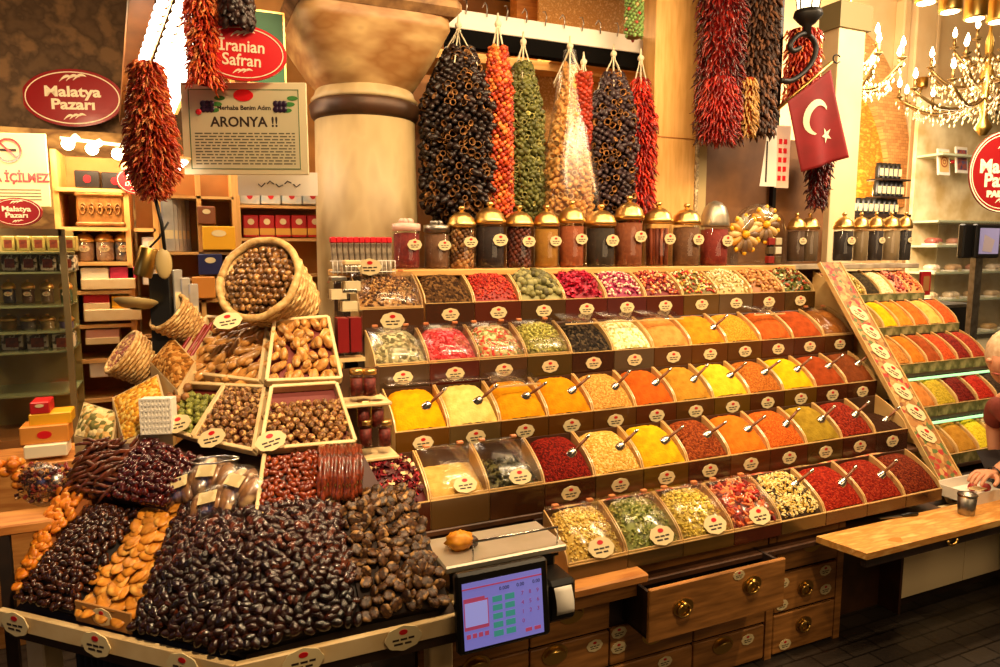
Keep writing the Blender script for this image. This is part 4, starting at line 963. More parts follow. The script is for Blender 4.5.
# rolls (fruit leather)
ROLL = mat('fruit_leather_roll', '#d89c50', .38, c2=['#a06a2c', '#f0c480'], scale=22, bump=.4, rnd=.25, coat=.3)
def roll_proto(sd, L=.037, r=.0105):
    pts = [Vector((L*(t-.5)*2, .006*math.sin(t*4+sd), .005*math.cos(t*5+sd))) for t in [i/8 for i in range(9)]]
    return MB().tube(pts, [r*.45, r*.8, r*1.1, r*1.15, r*.95, r*1.1, r*1.2, r*.95, r*.5], 9)
P, n = TP['rolls_left']; place(scatter(P, n, 5, 7, .02, .012, jit=.3, layers=2), [('leather_roll', roll_proto(i)) for i in range(3)], 'shiny brown fruit leather roll in the left half of the top tray', 'sweet', 'fruit leather rolls in the left top tray', fr(n, 1.0, .45, .3), None, (.95, 1.3), mats=[ROLL])
P, n = TP['rolls_right']; place(scatter(P, n, 5, 6, .018, .012, jit=.3, layers=2), [('leather_parcel', MB().ball(1, 12, 8, M=S(.022, .013, .012), fn=lambda p: 1+.12*noise3(p, 2.5+i))) for i in range(3)], 'tan wrapped fruit parcel in the right half of the top tray', 'sweet', 'wrapped fruit parcels in the right top tray', fr(n, 1.4, .8, .4), None, (.85, 1.3), mats=[ROLL])
# tier below the trays: jujubes, walnut rods, wrapped packs, glossy dark fruit
P_j = quad_pts([(258, 513), (333, 501), (322, 452), (266, 460)], 1, .02)
tray([(256, 517), (334, 504), (322, 450), (264, 458)], 1, 'jujube', lift=.01, wall=.03, sides=(1, 1, 0, 1))
JUJ = mat('jujube_skin', '#80380f', .25, c2=['#641a08', '#c05c20'], scale=40, coat=.4, rnd=.4)
place(scatter(P_j, N1, 13, 10, .02, .004, jit=.35), [('jujube', lay(date_proto(1, .0105, .0078)))], 'small shiny reddish brown fruit below the walnut ball tray', 'dried fruit', 'shiny reddish fruits below the trays', fr(N1, 0, 3, .4), None, (.9, 1.3), mats=[JUJ])
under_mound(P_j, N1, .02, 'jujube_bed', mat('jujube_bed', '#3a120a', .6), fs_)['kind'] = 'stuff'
P_r = quad_pts([(335, 503), (382, 490), (360, 448), (318, 450)], 1, .02)
ROD = mat('walnut_rod', '#44160a', .28, c2=['#742c12', '#280c06', '#a08038'], scale=50, bump=.5, coat=.4, rnd=.3, contrast=(.3, .75))
def rod_proto(sd): return MB().tube([Vector((0, .004+.034*math.sin(PI*min(1, t*1.05)), -.165*t)) for t in [i/9 for i in range(10)]], [.0075+.0028*math.sin(i*2.2+sd) for i in range(10)], 8)
pts = [(bil(P_r, (i+.5)/12, 1.0-.03*(i % 2))+N1*.012, 0, 0) for i in range(12)]
place(pts, [('walnut_rod', rod_proto(i)) for i in range(3)], 'long glossy walnut-filled rod draped at the right of the shiny red fruits', 'sweet', 'walnut rods draped beside the red fruits', lambda p, u, v: basis((1, 0, 0), tuple(N1), (0, .7071, .7071)) @ rotm(0, .18, 0), None, (.95, 1.1), mats=[ROD])
under_mound(P_r, N1, .01, 'rod_bed', mat('jujube_bed', '#3a120a'), fs_)['kind'] = 'stuff'
PACK = mat('wrapped_fruit', '#a8784c', .35, c2=['#6c4020', '#e0bc8c'], scale=18, bump=.6, coat=.6, rnd=.2)
for i, (px, py, rz, lb) in enumerate([(185, 488, .5, 'leftmost clear-wrapped pack of brown fruit leather near the tongs'), (212, 476, .2, 'clear-wrapped pack of brown fruit leather just behind the others'), (240, 486, -.1, 'palest clear-wrapped pack of fruit leather next to the red fruits'), (214, 503, .35, 'lowest clear-wrapped fruit pack resting on the date mound')]):
    p = onf(px, py, 2, .035); t = thing('wrapped_pack', lb, 'package', M=T(p) @ fr(N2, rz, 0, .05)(p, 0, 0) @ S(1.55), group='clear-wrapped packs on the fruit stand')
    b = MB()
    for q in range(4): b.ball(1, 12, 8, M=T((-.03+.02*q, .008*math.sin(q*2+i), 0)) @ S(.016, .034, .016))
    b.build('fruit_roll_filling', PACK, t)
    MB().ball(1, 18, 10, M=S(.058, .045, .024), fn=lambda p_: 1+.06*noise3(p_, 6)).build('film_wrap', FILM, t)
    MB().prism([(-.018, -.012), (.018, -.012), (.018, .012), (-.018, .012)], .021, .023).build('paper_label', CREAM, t)
tg = thing('steel_tongs', 'steel serving tongs lying across the wrapped packs', 'tongs', M=T(onf(215, 460, 2, .06)) @ fr(N2, 0, 0, 0)(None, 0, 0) @ rotm(0, 0, .2))
for s in (-1, 1): MB().tube([(-.08, .002*s, 0), (-.02, .012*s, .002), (.05, .01*s, 0), (.08, .004*s, 0)], [.003, .003, .004, .006], 6).build('tong_arm', CHROME, tg)
GLD = mat('glossy_dark_fruit', '#4c1210', .18, c2=['#2c0a0a', '#7c241a'], scale=40, coat=.6, rnd=.4)
for q, lab, grp, nu, nv, bl in (([(112, 498), (168, 512), (205, 462), (148, 440)], 'glossy dark red candied fruit in the mound behind the orange slices', 'glossy red fruits behind the orange slices', 13, 10, .05),):
    P = quad_pts(q, 2, .03); under_mound(P, N2, bl, 'glossy_bed', mat('jujube_bed', '#3a120a'), fs_, 12, 12)['kind'] = 'stuff'
    place(scatter(P, N2, nu, nv, bl, .004), [('candied_fruit', lay(date_proto(2, .012, .009)))], lab, 'dried fruit', grp, fr(N2, 0, 3, .5), None, (.9, 1.35), mats=[GLD])
STK = mat('brown_strip_fruit', '#6a3014', .35, c2=['#40180a', '#945024'], scale=30, coat=.4, rnd=.35)
P = quad_pts([(70, 492), (112, 500), (150, 446), (92, 440)], 2, .03); under_mound(P, N2, .04, 'strip_bed', mat('jujube_bed', '#3a120a'), fs_)['kind'] = 'stuff'
place(scatter(P, N2, 6, 10, .04, .004), [('fruit_strip', MB().tube([(-.03, 0, 0), (-.01, .005, .002), (.012, -.003, 0), (.03, .003, 0)], [.003, .006, .006, .003], 7))], 'flat brown strip of dried fruit behind the small dates', 'dried fruit', 'brown fruit strips behind the small dates', fr(N2, .6, .6, .35), None, (.9, 1.3), mats=[STK])
# nut basket
bp_ = onf(268, 318, 1, .02); bc = Vector(bp_)+Vector((0, .10, .12))
bc = QY(259, 279, 2.50)
ax = (Vector((-.52, -.68, .42))).normalized(); xx = ax.cross(Vector((0, 0, 1))).normalized(); yy = ax.cross(xx)
bk = thing('nut_basket', 'tipped pale wicker basket full of brown nuts on top of the fruit stand', 'basket', M=basis(xx, yy, ax, bc))
Rb = 43*depth(bc)/FPX
WICK = mat('wicker', '#dcb270', .6, c2=['#a8783c', '#f0d090'], scale=34, bump=1.0, stretch=(1, 1, 2.2), kind='noise')
b = MB(); b.lathe([(Rb*.6, -.26), (Rb*.75, -.22), (Rb*.92, -.08), (Rb*1.0, 0), (Rb*.93, 0), (Rb*.8, -.08), (Rb*.6, -.2)], 40, cap=False)
b.build('basket_wall', WICK, bk)
b = MB()
for j in range(9):
    z = -.24+.027*j; rr = Rb*(.66+.36*((z+.26)/.26)**.8)
    b.tube([((rr+.003*(1 if (i+j) % 2 else -1))*math.cos(2*PI*i/36), (rr+.003*(1 if (i+j) % 2 else -1))*math.sin(2*PI*i/36), z) for i in range(37)], .0065, 5)
b.build('woven_strands', WICK, bk)
MB().tube([(Rb*.99*math.cos(a), Rb*.99*math.sin(a), .004+.003*math.sin(a*9)) for a in [2*PI*i/48 for i in range(49)]], .013, 8).build('rim', mat('pale_wicker_rim', '#d8b478', .6, c2='#b88c4c', scale=60, bump=.6), bk)
MB().lathe([(Rb*.9, -.035), (.001, -.02)], 24, cap=False).build('nut_bed', mat('nut_bed', '#3a2010', .8), bk)
NUTM = mat('brown_nut', '#7c5026', .3, c2=['#4c2c12', '#b8864c'], scale=45, bump=.7, coat=.4, rnd=.4)
pts = []
BM = basis(xx, yy, ax, bc); G = 12
for j in range(-9, 10):
    for i in range(-9, 10):
        x = (i+.5*(j % 2))*Rb*.165+random.uniform(-.003, .003); y = j*Rb*.145+random.uniform(-.003, .003)
        if x*x+y*y < (Rb*.86)**2: pts.append((BM @ Vector((x, y, -.014+.03*(1-(x*x+y*y)/Rb**2))), 0, 0))
place(pts, [('brown_nut', MB().ball(1, 10, 8, M=S(.0135, .0115, .0125), fn=lambda p: 1+.07*noise3(p, 4+i)-.12*max(0, p.z)**8)) for i in range(3)], 'shiny brown nut in the tipped wicker basket', 'nut', 'nuts in the tipped wicker basket', lambda p, u, v: rq(), None, (.9, 1.2), mats=[NUTM])
# price plaques
for px, py, lb, f_, sz in [(99, 342-12, '', 2, 0)][:0]: pass
for i, (px, py, f_, lb, rz) in enumerate([(178, 424, 2, 'round cream price plaque in front of the green pistachio balls', .3), (212, 438, 2, 'round cream price plaque at the foot of the narrow walnut tray', .3), (271, 441, 1, 'round cream price plaque tilted on the right walnut ball tray', .3), (228, 321, 1, 'round cream price plaque under the rim of the nut basket', .2), (128, 488, 2, 'small cream price card in the glossy dark fruit', .1)]):
    p = onf(px, py, f_, .06); n = (N1, N2)[f_-1]
    o = bpy.data.objects.new('price_plaque', TAGDATA); COL.objects.link(o); zz = (n+Vector((-.3, -.5, .1))).normalized(); x_ = Vector((zz.y*-1, zz.x, 0)).normalized()
    if x_.x < 0: x_ = -x_
    o.matrix_world = basis(x_, zz.cross(x_), zz, p) @ rotm(0, 0, rz) @ S(.088 if i < 4 else .06); tag(o, lb, 'price tag', None)
# red packages leaning at the left of the roll tray
for i, (px, py, lb) in enumerate([(186, 350, 'outermost of the thin red packets leaning beside the top tray'), (193, 352, 'middle thin red packet leaning beside the top tray'), (199, 350, 'inner thin red packet touching the top tray')]):
    p = onf(px, py, 2, .02); t = thing('red_packet', lb, 'packet', M=T(p) @ basis(-A2, B2, (0, 0, 1)) @ rotm(-.75, 0, -.1), group='thin red packets beside the top tray')
    MB().box(-.006, .006, -.02, .02, -.09, .11, bev=.002).build('packet_body', DRED, t)
    MB().box(-.0065, .0065, -.012, .012, -.05, .08).build('cream_band', CREAM, t)
# ------------------------------------------------------------------ drawer cabinet, open drawer, plank, panels
CX, CY = 1.5, 1.93
cb = thing('drawer_cabinet', 'old brown wooden cabinet of drawers with cup handles under the spice bins', 'cabinet', (CX, CY, 0))
MB().box(.585-CX, 2.41-CX, .012, .85, .0, .525).build('carcass', DARK, cb)
MB().box(2.0-CX, 2.035-CX, -.002, .015, .0, .5).build('upright', DWOOD, cb); MB().box(2.375-CX, 2.41-CX, -.002, .015, .0, .5).build('upright', DWOOD, cb)
def cup_handle(M, p, nm='handle'):
    b = MB().sheet(lambda u, v: (.030*math.cos(PI*u), -.018*math.sin(PI*v)*math.sin(PI*u)-.001, .026*math.sin(PI*u)*(1-.5*v)), 12, 6, (0, .0015, 0))
    b.prism(ell(.036, .026, 20), 0, .002, M=T((0, 0, .005)) @ FACE); b.build(nm, BRASS, p, M @ S(1.35))
def ring_pull(M, p):
    MB().prism(ell(.03, .022, 20), 0, .003, M=FACE).tube([(.018*math.cos(a), -.007, -.006+.015*math.sin(a)) for a in [2*PI*i/12 for i in range(13)]], .003, 6).ball(.008, 8, 6, M=T((0, -.006, .008))).build('handle', BRASS, p, M @ S(1.4))
def drawer(x0, x1, z0, z1, tags=(), hx=.5, hz=.5, kind='cup'):
    d = MB().box(x0-CX+.003, x1-CX-.003, -.004, .012, z0+.003, z1-.003, bev=.003).build('drawer_front', DWOOD, cb)
    M = T(((x0+(x1-x0)*hx)-CX, -.005, z0+(z1-z0)*hz))
    if kind: (cup_handle if kind == 'cup' else ring_pull)(M, d)
    for tx, tz in tags: price_tag(T((x0+(x1-x0)*tx-CX, -.0045, z0+(z1-z0)*tz)) @ FACE, .062, d)
drawer(.59, .97, .16, .30, (), .5, .9); drawer(.97, 1.28, .16, .295, ((.8, .7),), .3, .7)
drawer(.59, .97, .30, .50, (), .6, .3, None); drawer(.97, 1.28, .30, .50, (), .5, .42)
drawer(1.28, 1.645, .16, .30, ((.1, .85), (.1, .45))); drawer(1.645, 1.995, .16, .31, ((.35, .75),), .65, .75, 'ring')
drawer(1.28, 1.645, .01, .155, ((.65, .75),), .3); drawer(1.645, 1.995, .01, .155, ((.75, .7),), .4, .7); drawer(.59, .97, .01, .155); drawer(.97, 1.28, .01, .155)
drawer(1.28, 1.995, .455, .525, (), .5, .5, None)
drawer(2.037, 2.373, .352, .52, (), .55, .5); drawer(2.037, 2.373, .182, .345, ((.12, .75), (.12, .2), (.8, .8), (.82, .3)), .48, .5, 'ring'); drawer(2.037, 2.373, .01, .176, ((.2, .2),), .48, .6, 'ring')
d = thing('open_drawer', 'wide wooden drawer with two ring handles pulled out of the cabinet', 'drawer', (1.64, 1.78, .31))
MB().box(-.305, .29, 0, .016, 0, .185, bev=.003).build('drawer_front', DWOOD, d)
MB().box(-.30, -.288, .016, .16, .01, .17).box(.273, .285, .016, .16, .01, .17).box(-.30, .285, .016, .16, .005, .014).build('drawer_box', DARK, d)
ring_pull(T((-.17, -.001, .10)), d); ring_pull(T((.13, -.001, .12)), d)
price_tag(T((.07, -.001, .165)) @ FACE, .05, d)
ctb = thing('counter_board', 'worn wooden counter edge board under the scale and bottom bins', 'counter', (1.0, 1.86, .50))
MB().box(-.42, .36, -.04, .25, -.0, .032, bev=.006).build('board', WOOD, ctb)
MB().box(.36, 1.42, .03, .25, .028, .032, bev=.001).box(-.42, .36, .0, .02, -.06, 0).build('edge_rail', DWOOD, ctb)
pk = thing('pullout_shelf', 'pale worn pull-out wooden serving board with brass ring at the right', 'shelf', (2.2, 1.68, .50))
PLK = mat('worn_board', '#dca050', .45, c2=['#c4843a', '#e8b86c'], scale=7, stretch=(1, 5, 5), bump=.2)
MB().prism([(.02, 0), (1.5, 0), (1.5, .19), (-.02, .19)], -.025, 0, M=None).build('board', PLK, pk)
MB().box(.03, 1.5, .008, .03, -.06, -.025).build('apron', DARK, pk)
MB().tube([(.5+.028*math.cos(a), -.004, -.03+.022*math.sin(a)) for a in [PI+PI*i/8 for i in range(9)]], .005, 6).build('ring_handle', BRASS, pk)
MB().prism([(.45+.03*math.cos(a)*(1+.3*math.sin(3*a)), .07+.02*math.sin(a)) for a in [2*PI*i/16 for i in range(16)]][::1], 0, .0006, M=T((-.22, -.03, 0))).build('spice_stain', mat('spice_stain', '#c07828', .8), pk)
cpn2 = thing('cream_cupboard', 'plain cream cupboard with two doors right of the drawer cabinet', 'cupboard', (3.2, 1.95, 0))
xs = QY(961, 600, 1.95).x
MB().box(2.82-3.2, 4.0-3.2, .02, .5, .07, .44).build('carcass', DARK, cpn2)
CRP = mat('cream_cupboard_paint', '#f0d8a8', .5)
MB().box(2.815-3.2, xs-3.2-.002, 0, .018, .07, .455, bev=.002).build('door', CRP, cpn2); MB().box(xs-3.2+.002, 4.0-3.2, 0, .018, .07, .46, bev=.002).build('door', CRP, cpn2)
MB().box(2.42-3.2, 2.81-3.2, .10, .12, 0, .46).box(2.80-3.2, 2.815-3.2, 0, .12, 0, .46).build('dark_side', STANDW, cpn2)
MB().box(2.82-3.2, 4.0-3.2, .05, .07, 0, .07).build('plinth', DARK, cpn2)
# things on the plank
p = QZ(966, 514, .50); t = thing('tin_cup', 'small grey metal cup on the right of the pull-out board', 'cup', p)
MB().lathe([(.030, 0), (.031, .004), (.036, .085), (.034, .085), (.029, .006), (.001, .006)], 24, cap=False).build('cup_body', STEEL, t)
MB().lathe([(.0365, .078), (.038, .085), (.0365, .088)], 24, cap=False).build('rim', CHROME, t)
p = QZ(903, 517, .50); t = thing('kitchen_knife', 'small black-handled knife lying at the back of the pull-out board', 'knife', p, -.2)
MB().tube([(-.01, 0, .008), (.03, 0, .010), (.07, 0, .008)], [.005, .008, .007], 8).build('handle', BLACK, t); MB().box(-.12, -.01, -.008, .008, .004, .007).build('blade', STEEL, t)
p = QZ(986, 500, .50); t = thing('white_tray', 'white plastic tray of small goods at the right end of the board', 'tray', p)
b = MB().box(-.12, .25, -.02, .16, 0, .006); [b.box(*q) for q in ((-.12, .25, -.024, -.02, 0, .05), (-.12, .25, .16, .164, 0, .05), (-.124, -.12, -.024, .164, 0, .05))]; b.build('tray_body', WHITE, t)
MB().box(-.1, 0, .0, .05, .05, .053, M=rotm(0, .1, .3)).build('note_paper', CREAM, t)
MB().ball(.02, 8, 6, M=T((.03, .08, .03))).ball(.02, 8, 6, M=T((.08, .05, .03))).build('small_goods', mat('small_goods', '#3a4a30', .5, island=['#a02820', '#1c1814']), t)
# ------------------------------------------------------------------ scale with screen and printer
s0 = Vector((.835, 1.905, .532)); sc1 = thing('weighing_scale', 'black checkout scale with steel platter, lilac touch screen and receipt printer', 'scale', s0)
MB().box(-.17, .18, -.07, .09, 0, .13, bev=.01).build('base', BLACK, sc1)
MB().box(-.20, .20, -.105, .105, .146, .168, bev=.005).build('platter', mat('platter_steel', '#ddd4c4', .45, .8, c2='#c8bea8', scale=8), sc1)
MB().box(-.18, .18, -.085, .085, .128, .146).build('platter_mount', BLACK, sc1)
MB().tube([(-.11, -.095, .165), (-.11, -.095, .225), (.17, -.095, .225), (.17, -.095, .165)], .004, 8).build('rail', CHROME, sc1)
n0 = Vector((.77, 1.685, .612)); Ms = T(n0-s0) @ rotm(0, 0, .0) @ rotm(-.12, 0, 0)
scr = MB().box(-.142, .142, 0, .03, -.112, .112, bev=.008, M=Ms).build('screen_housing', BLACK, sc1)
SM = Ms @ T((0, -.0006, 0)) @ FACE
MB().box(-.125, .118, -.098, .085, 0, .0008, M=SM).build('display', glow('screen_lilac', '#7a76c8', .6), scr)
MB().box(-.125, .118, .066, .070, .0008, .0014, M=SM).box(-.123, -.05, -.045, .035, .0008, .0014, M=SM).box(-.123, -.06, .035, .042, .0008, .0014, M=SM).build('red_bars', glow('screen_red', '#a03c58', .7), scr)
b = MB().box(-.120, -.053, -.035, .03, .0014, .002, M=SM); b.build('display_box', glow('screen_pale', '#9c9ce0', .6), scr)
b = MB()
for i in range(2):
    for j in range(5): b.box(-.037+.038*i, -.008+.038*i, .018-.024*j, .034-.024*j, .0008, .0014, M=SM)
b.build('green_buttons', glow('screen_green', '#3c8c80', .6), scr)
b = MB()
for i in range(4): b.box(-.118+.018*i, -.106+.018*i, -.068, -.056, .0008, .0014, M=SM)
for i in range(2): b.box(.06+.028*i, .08+.028*i, -.085, -.075, .0008, .0014, M=SM)
b.build('red_buttons', glow('screen_red', '#a03c58', .7), scr)
for i in range(3):
    for j in range(3): text('keypad_digit', str(7-3*j+i), .016, INKM if False else glow('screen_digit', '#8c3c70', .5), SM @ T((.055+.024*i, .026-.026*j, .001)), scr)
text('keypad_digit', '0', .016, glow('screen_digit', '#8c3c70', .5), SM @ T((.055, -.052, .001)), scr)
for x, s_ in ((.0, '0.000'), (.05, '0.00'), (.1, '0.00')): text('reading', s_, .014, glow('screen_ink', '#201c40', .1), SM @ T((x, .052, .001)), scr)
MB().box(-.095, -.04, .035, .05, -.01, .03, M=Ms).box(-.02, .02, .02, .12, -.03, .06, M=Ms).build('screen_bracket', BLACK, sc1)
MB().box(.09, .185, -.19, -.07, -.03, .10, bev=.012).build('printer', BLACK, sc1)
MB().sheet(lambda u, v: (.105+.058*u, -.195-.02*math.sin(PI*v*.6), .085-.075*v), 2, 6, (0, .001, 0)).build('receipt_paper', WHITE, sc1)
MB().box(-.03, .10, -.1, -.06, -.03, .10).build('neck', BLACK, sc1)
fp = s0+Vector((-.115, .0, .168)); t = thing('dried_fruit_lump', 'crumpled yellow orange dried fruit lying on the scale platter', 'dried fruit', fp)
MB().ball(1, 16, 12, M=T((0, 0, .026)) @ S(.045, .035, .028), fn=lambda p: 1+.22*noise3(p, 4)).build('yellow_flesh', mat('orange_flesh', '#dc9414', .5, c2='#b86c0c', scale=30, bump=.6), t)
MB().ball(1, 10, 8, M=T((.04, .0, .017)) @ S(.018, .02, .017), fn=lambda p: 1+.2*noise3(p, 5)).build('dark_end', mat('dark_flesh', '#3a1c14', .5), t)
# ------------------------------------------------------------------ right-hand stand
XR0, XR1 = 3.46, 4.24
STRIP = mat('patterned_shelf_cloth', '#8c8648', .7, c2=['#5c5a2c', '#a89c64'], scale=12)
RS = [(2.93, 1.335, 6, [('rose_tea', 'rosebud tea', '#9a4038', 'chunk', ['#c08a60', '#6a2c24']), ('yellow_tea', 'yellow flower tea', '#b89838', 'chunk', ['#8c7428', '#d8c070']), ('black_tea', 'black tea leaves', '#2c2418', 'grain', ['#40341f']), ('white_seed', 'cream white seeds', '#d8c89c', 'grain', ['#c4b080']), ('red_mix', 'red and pink fruit mix', '#a02c24', 'chunk', ['#d88a6c', '#601814']), ('orange_mix2', 'orange and red berry mix', '#b8502c', 'chunk', ['#d8884c', '#7a2818'])]),
 (2.70, 1.165, 6, [('olive_spice', 'olive tan spice', '#a07c34', 'powder', ['#8c6a2c']), ('yellow_spice', 'vivid yellow spice', '#e8b810', 'powder', ['#d8a80c']), ('orange_spice', 'light orange spice', '#dc8c2c', 'powder', ['#cc7c20']), ('orange_spice2', 'strong orange spice', '#d06c24', 'powder', ['#c05c1c']), ('pale_spice', 'pale yellow spice', '#d8b458', 'powder', ['#c8a448']), ('red_spice', 'orange red coarse spice', '#c85420', 'grain', ['#b04418'])]),
 (2.52, .985, 6, [('tan_nuts', 'tan granules', '#c07c38', 'grain', ['#a86828']), ('amber_spice', 'amber orange spice', '#cc7820', 'powder', ['#bc6818']), ('brick_spice', 'brown red spice', '#a04820', 'powder', ['#8c3c18']), ('flame_spice', 'bright orange red flakes', '#c04c20', 'grain', ['#a83c18']), ('wine_spice', 'wine red flakes', '#7c2018', 'grain', ['#601410']), ('brick_flakes', 'brick red flakes', '#9a3420', 'grain', ['#842818'])]),
 (2.39, .775, 6, [('apricot_spice', 'apricot coloured spice', '#c8803c', 'powder', ['#b87030']), ('olive_yellow', 'olive yellow coarse spice', '#b89c2c', 'grain', ['#a08824']), ('dark_red', 'dark red flakes', '#6c1c14', 'grain', ['#54100c']), ('scarlet_flakes', 'scarlet pepper flakes', '#a82818', 'grain', ['#8c1c10']), ('black_seed', 'blackish brown seeds', '#3c2c20', 'grain', ['#2a1e14']), ('brown_seed', 'brown seeds', '#5c4028', 'grain', ['#48301c'])]),
 (2.26, .55, 6, [('plain_spice', 'sandy brown spice', '#a87838', 'powder', ['#986a30']), ('mustard2', 'mustard brown spice', '#b8842c', 'powder', ['#a87424']), ('lemon_spice', 'lemon yellow coarse spice', '#d8c02c', 'grain', ['#c4ac20']), ('nut_mix', 'red and cream chopped nuts', '#a06030', 'chunk', ['#e0c090', '#7c3018']), ('nut_mix2', 'brown and cream chopped nuts', '#8a5a34', 'chunk', ['#d8b888']), ('sand2', 'beige seeds', '#b89868', 'grain', ['#a48454'])])]
ST2 = thing('far_display_stand', 'dark stepped stand of the further spice display beyond the flowered divider', 'display stand', (3.8, 2.6, 0))
RN = ['top', 'second', 'third', 'fourth', 'lowest']
for r, (Y, Z, n, items) in enumerate(RS):
    x1 = XR1+(.25 if r > 2 else 0); xst = XR0; w = (x1-xst)/n
    for i, (nm, desc, c, kd, c2) in enumerate(items):
        bin_(xst+i*w, Y, Z, w, .17, .14, 'far '+nm, 'bin of %s, %s row of the far stand' % (desc, RN[r]), kd, [c]+c2, fh=.055, tagk=None, size=.008, n=130, group='bins of the far stand %s row' % RN[r], front=STRIP, sc=160)
    MB().box(xst-3.8-.02, x1-3.8+.02, Y-2.6-.01, Y-2.6+.17, Z-.072, Z-.056).build('shelf_board', STANDW, ST2)
    MB().box(xst-3.8-.02, x1-3.8+.02, Y-2.6+.155, Y-2.6+.17, .3 if r > 3 else Z-.3, Z+.05).build('riser', DARK, ST2)
    if r in (1, 2, 3):
        t = thing('glass_shelf', 'glowing green-edged glass strip under the %s row of the far stand' % RN[r], 'shelf strip', ((xst+x1)/2, Y, Z-.082))
        MB().box(-(x1-xst)/2, (x1-xst)/2, -.03, -.02, -.006, .006).build('lit_edge', glow('green_glass_edge', '#9cdc9c', 1.6), t)
        MB().box(-(x1-xst)/2, (x1-xst)/2, -.02, .03, -.006, .006).build('glass_strip', GLASS, t)
# pole monitor
p = QY(971, 330, 3.3); k = depth(p)/FPX
t = thing('pole_monitor', 'small black monitor on a grey square pole beyond the far stand', 'monitor', (p.x, 3.3, 0))
MB().box(-5.5*k, 5.5*k, -.02, .02, 0, QY(971, 256, 3.3).z).build('pole', STEEL, t)
z0, z1 = QY(971, 258, 3.3).z, QY(971, 224, 3.3).z
m_ = MB().box(-16*k, 22*k, -.06, -.02, z0, z1, bev=.01).box(-28*k, -10*k, -.03, .02, z0, z1, bev=.01).build('monitor_housing', BLACK, t)
MB().box(-11*k, 19*k, -.062, -.06, z0+.03, z1-.03).build('display', glow('far_screen', '#8c84a8', .45), m_)
MB().prism([(-6*k, z0+.05), (8*k, z0+.04), (12*k, z0+.13), (-4*k, z0+.17)], 0, .002, M=basis((1, 0, 0), (0, 0, 1), (0, -1, 0), (0, -.062, 0))).build('screen_shape', glow('far_screen_shape', '#a08c88', .4), m_)
PALE_ = mat('pale_counter', '#e0d0a8', .4); p = QY(962, 332, 3.6); t = thing('black_counter_box', 'large black box on the counter behind the pole monitor', 'box', p); k = depth(p)/FPX
MB().box(-28*k, 24*k, 0, .3, -.1, 28*k, bev=.01).build('box_body', BLACK, t); MB().box(-30*k, 30*k, .0, .32, -p.z, -.1).build('counter_base', PALE_, t); MB().box(-28*k, 24*k, -.004, 0, 25*k, 28*k).build('top_edge', STEEL, t)
# ------------------------------------------------------------------ signs
def frame_at(p, ang=0, tilt=0, roll=0):
    # plate in local XY, +Z towards the viewer side; ang = direction of its width from the stall's length
    return T(p) @ rotm(0, 0, ang) @ rotm(tilt, 0, 0) @ FACE @ rotm(0, 0, roll)
CRW = mat('sign_cream', '#f0e2c0', .45); SGR = mat('sign_bright_red', '#d01820', .3, coat=.4); SGD = mat('sign_dark_red', '#8e1014', .35, coat=.3)
def wheat(mb, x, y, s, up=1, z=(.004, .005), mi=0):
    for q in range(3):
        x0 = x-s*.5+q*s*.28
        pts = [(x0+s*.55*t, y+up*(s*.16*math.sin(PI*t*.9)+q*s*.03+s*.12*t)) for t in [i/6 for i in range(7)]]
        th = [.06*s*math.sin(PI*(i+.5)/7) for i in range(7)]
        poly = [(a, b_+h) for (a, b_), h in zip(pts, th)]+[(a, b_-h) for (a, b_), h in zip(pts[::-1], th[::-1])]
        mb.prism(poly, z[0], z[1], mi)
def oval_sign(name, label, M, a, b_, lines, m=None, size=None, ringw=.0, bold=.004, gold=None, dbl=False):
    t = thing(name, label, 'sign', M=M); m = m or SGR; g = gold or CRW
    MB().prism(ell(a, b_, 48), -.008, .004).build('sign_plate', m, t)
    b = MB(); ring(b, a*.93, b_*.91, a*.022, .004, .0055, 48)
    if dbl: ring(b, a*.99, b_*.99, a*.03, .003, .0058, 48)
    wheat(b, 0, b_*.56, a*.48); wheat(b, 0, -b_*.76, a*.4)
    b.build('ring_and_wheat', g, t)
    for s_, sz, y, sx in lines: text('lettering', s_, sz*b_, g, T((0, y*b_, .0045)), t, .0008, bold*b_*2.2, sx)
    return t
p = QY(242, 53, 2.75); k = depth(p)/FPX
oval_sign('saffron_sign', 'bright red oval sign reading Iranian Safran hanging by the marble capital', frame_at(p, -.22, 0, -.04), 43*k, 27*k, [('\u0130ranian', .60, .22, .95), ('Safran', .60, -.28, .95)])
p = QY(73, 98, 5.12); k = depth(p)/FPX
MPL = [('Malatya', .50, .20, 1.25), ('Pazar\u0131', .50, -.24, 1.25)]
oval_sign('wall_shop_sign', 'dim oval red shop sign with cream letters high on the dark stone wall', frame_at(p, -.30), 48*k, 28*k, MPL, SGD, bold=.007)
p = QY(17, 212, 3.5); k = depth(p)/FPX
oval_sign('cabinet_shop_sign', 'small oval red shop sign above the glass display cabinet', frame_at(p, -.25), 23*k, 14*k, MPL, SGD, bold=.006)
p = QY(1004, 172, 2.9); k = depth(p)/FPX
oval_sign('hall_shop_sign', 'large round-oval red and cream shop sign at the edge above the pole monitor', frame_at(p, -.35), 37*k, 40*k, [('Malatya', .46, .12, .95), ('Pazar\u0131', .46, -.22, .95), ('PALACE', .2, -.55, 1.2)], SGD, bold=.007, dbl=True)
p = QY(135, 181, 3.92); k = depth(p)/FPX
oval_sign('delight_sign', 'small red oval sign reading Turkish Delight behind the tall chili string', frame_at(p, -.2, 0, -.15), 17*k, 13*k, [('Turkish', .5, .2, .9), ('Delight', .5, -.3, .9)], bold=.003)
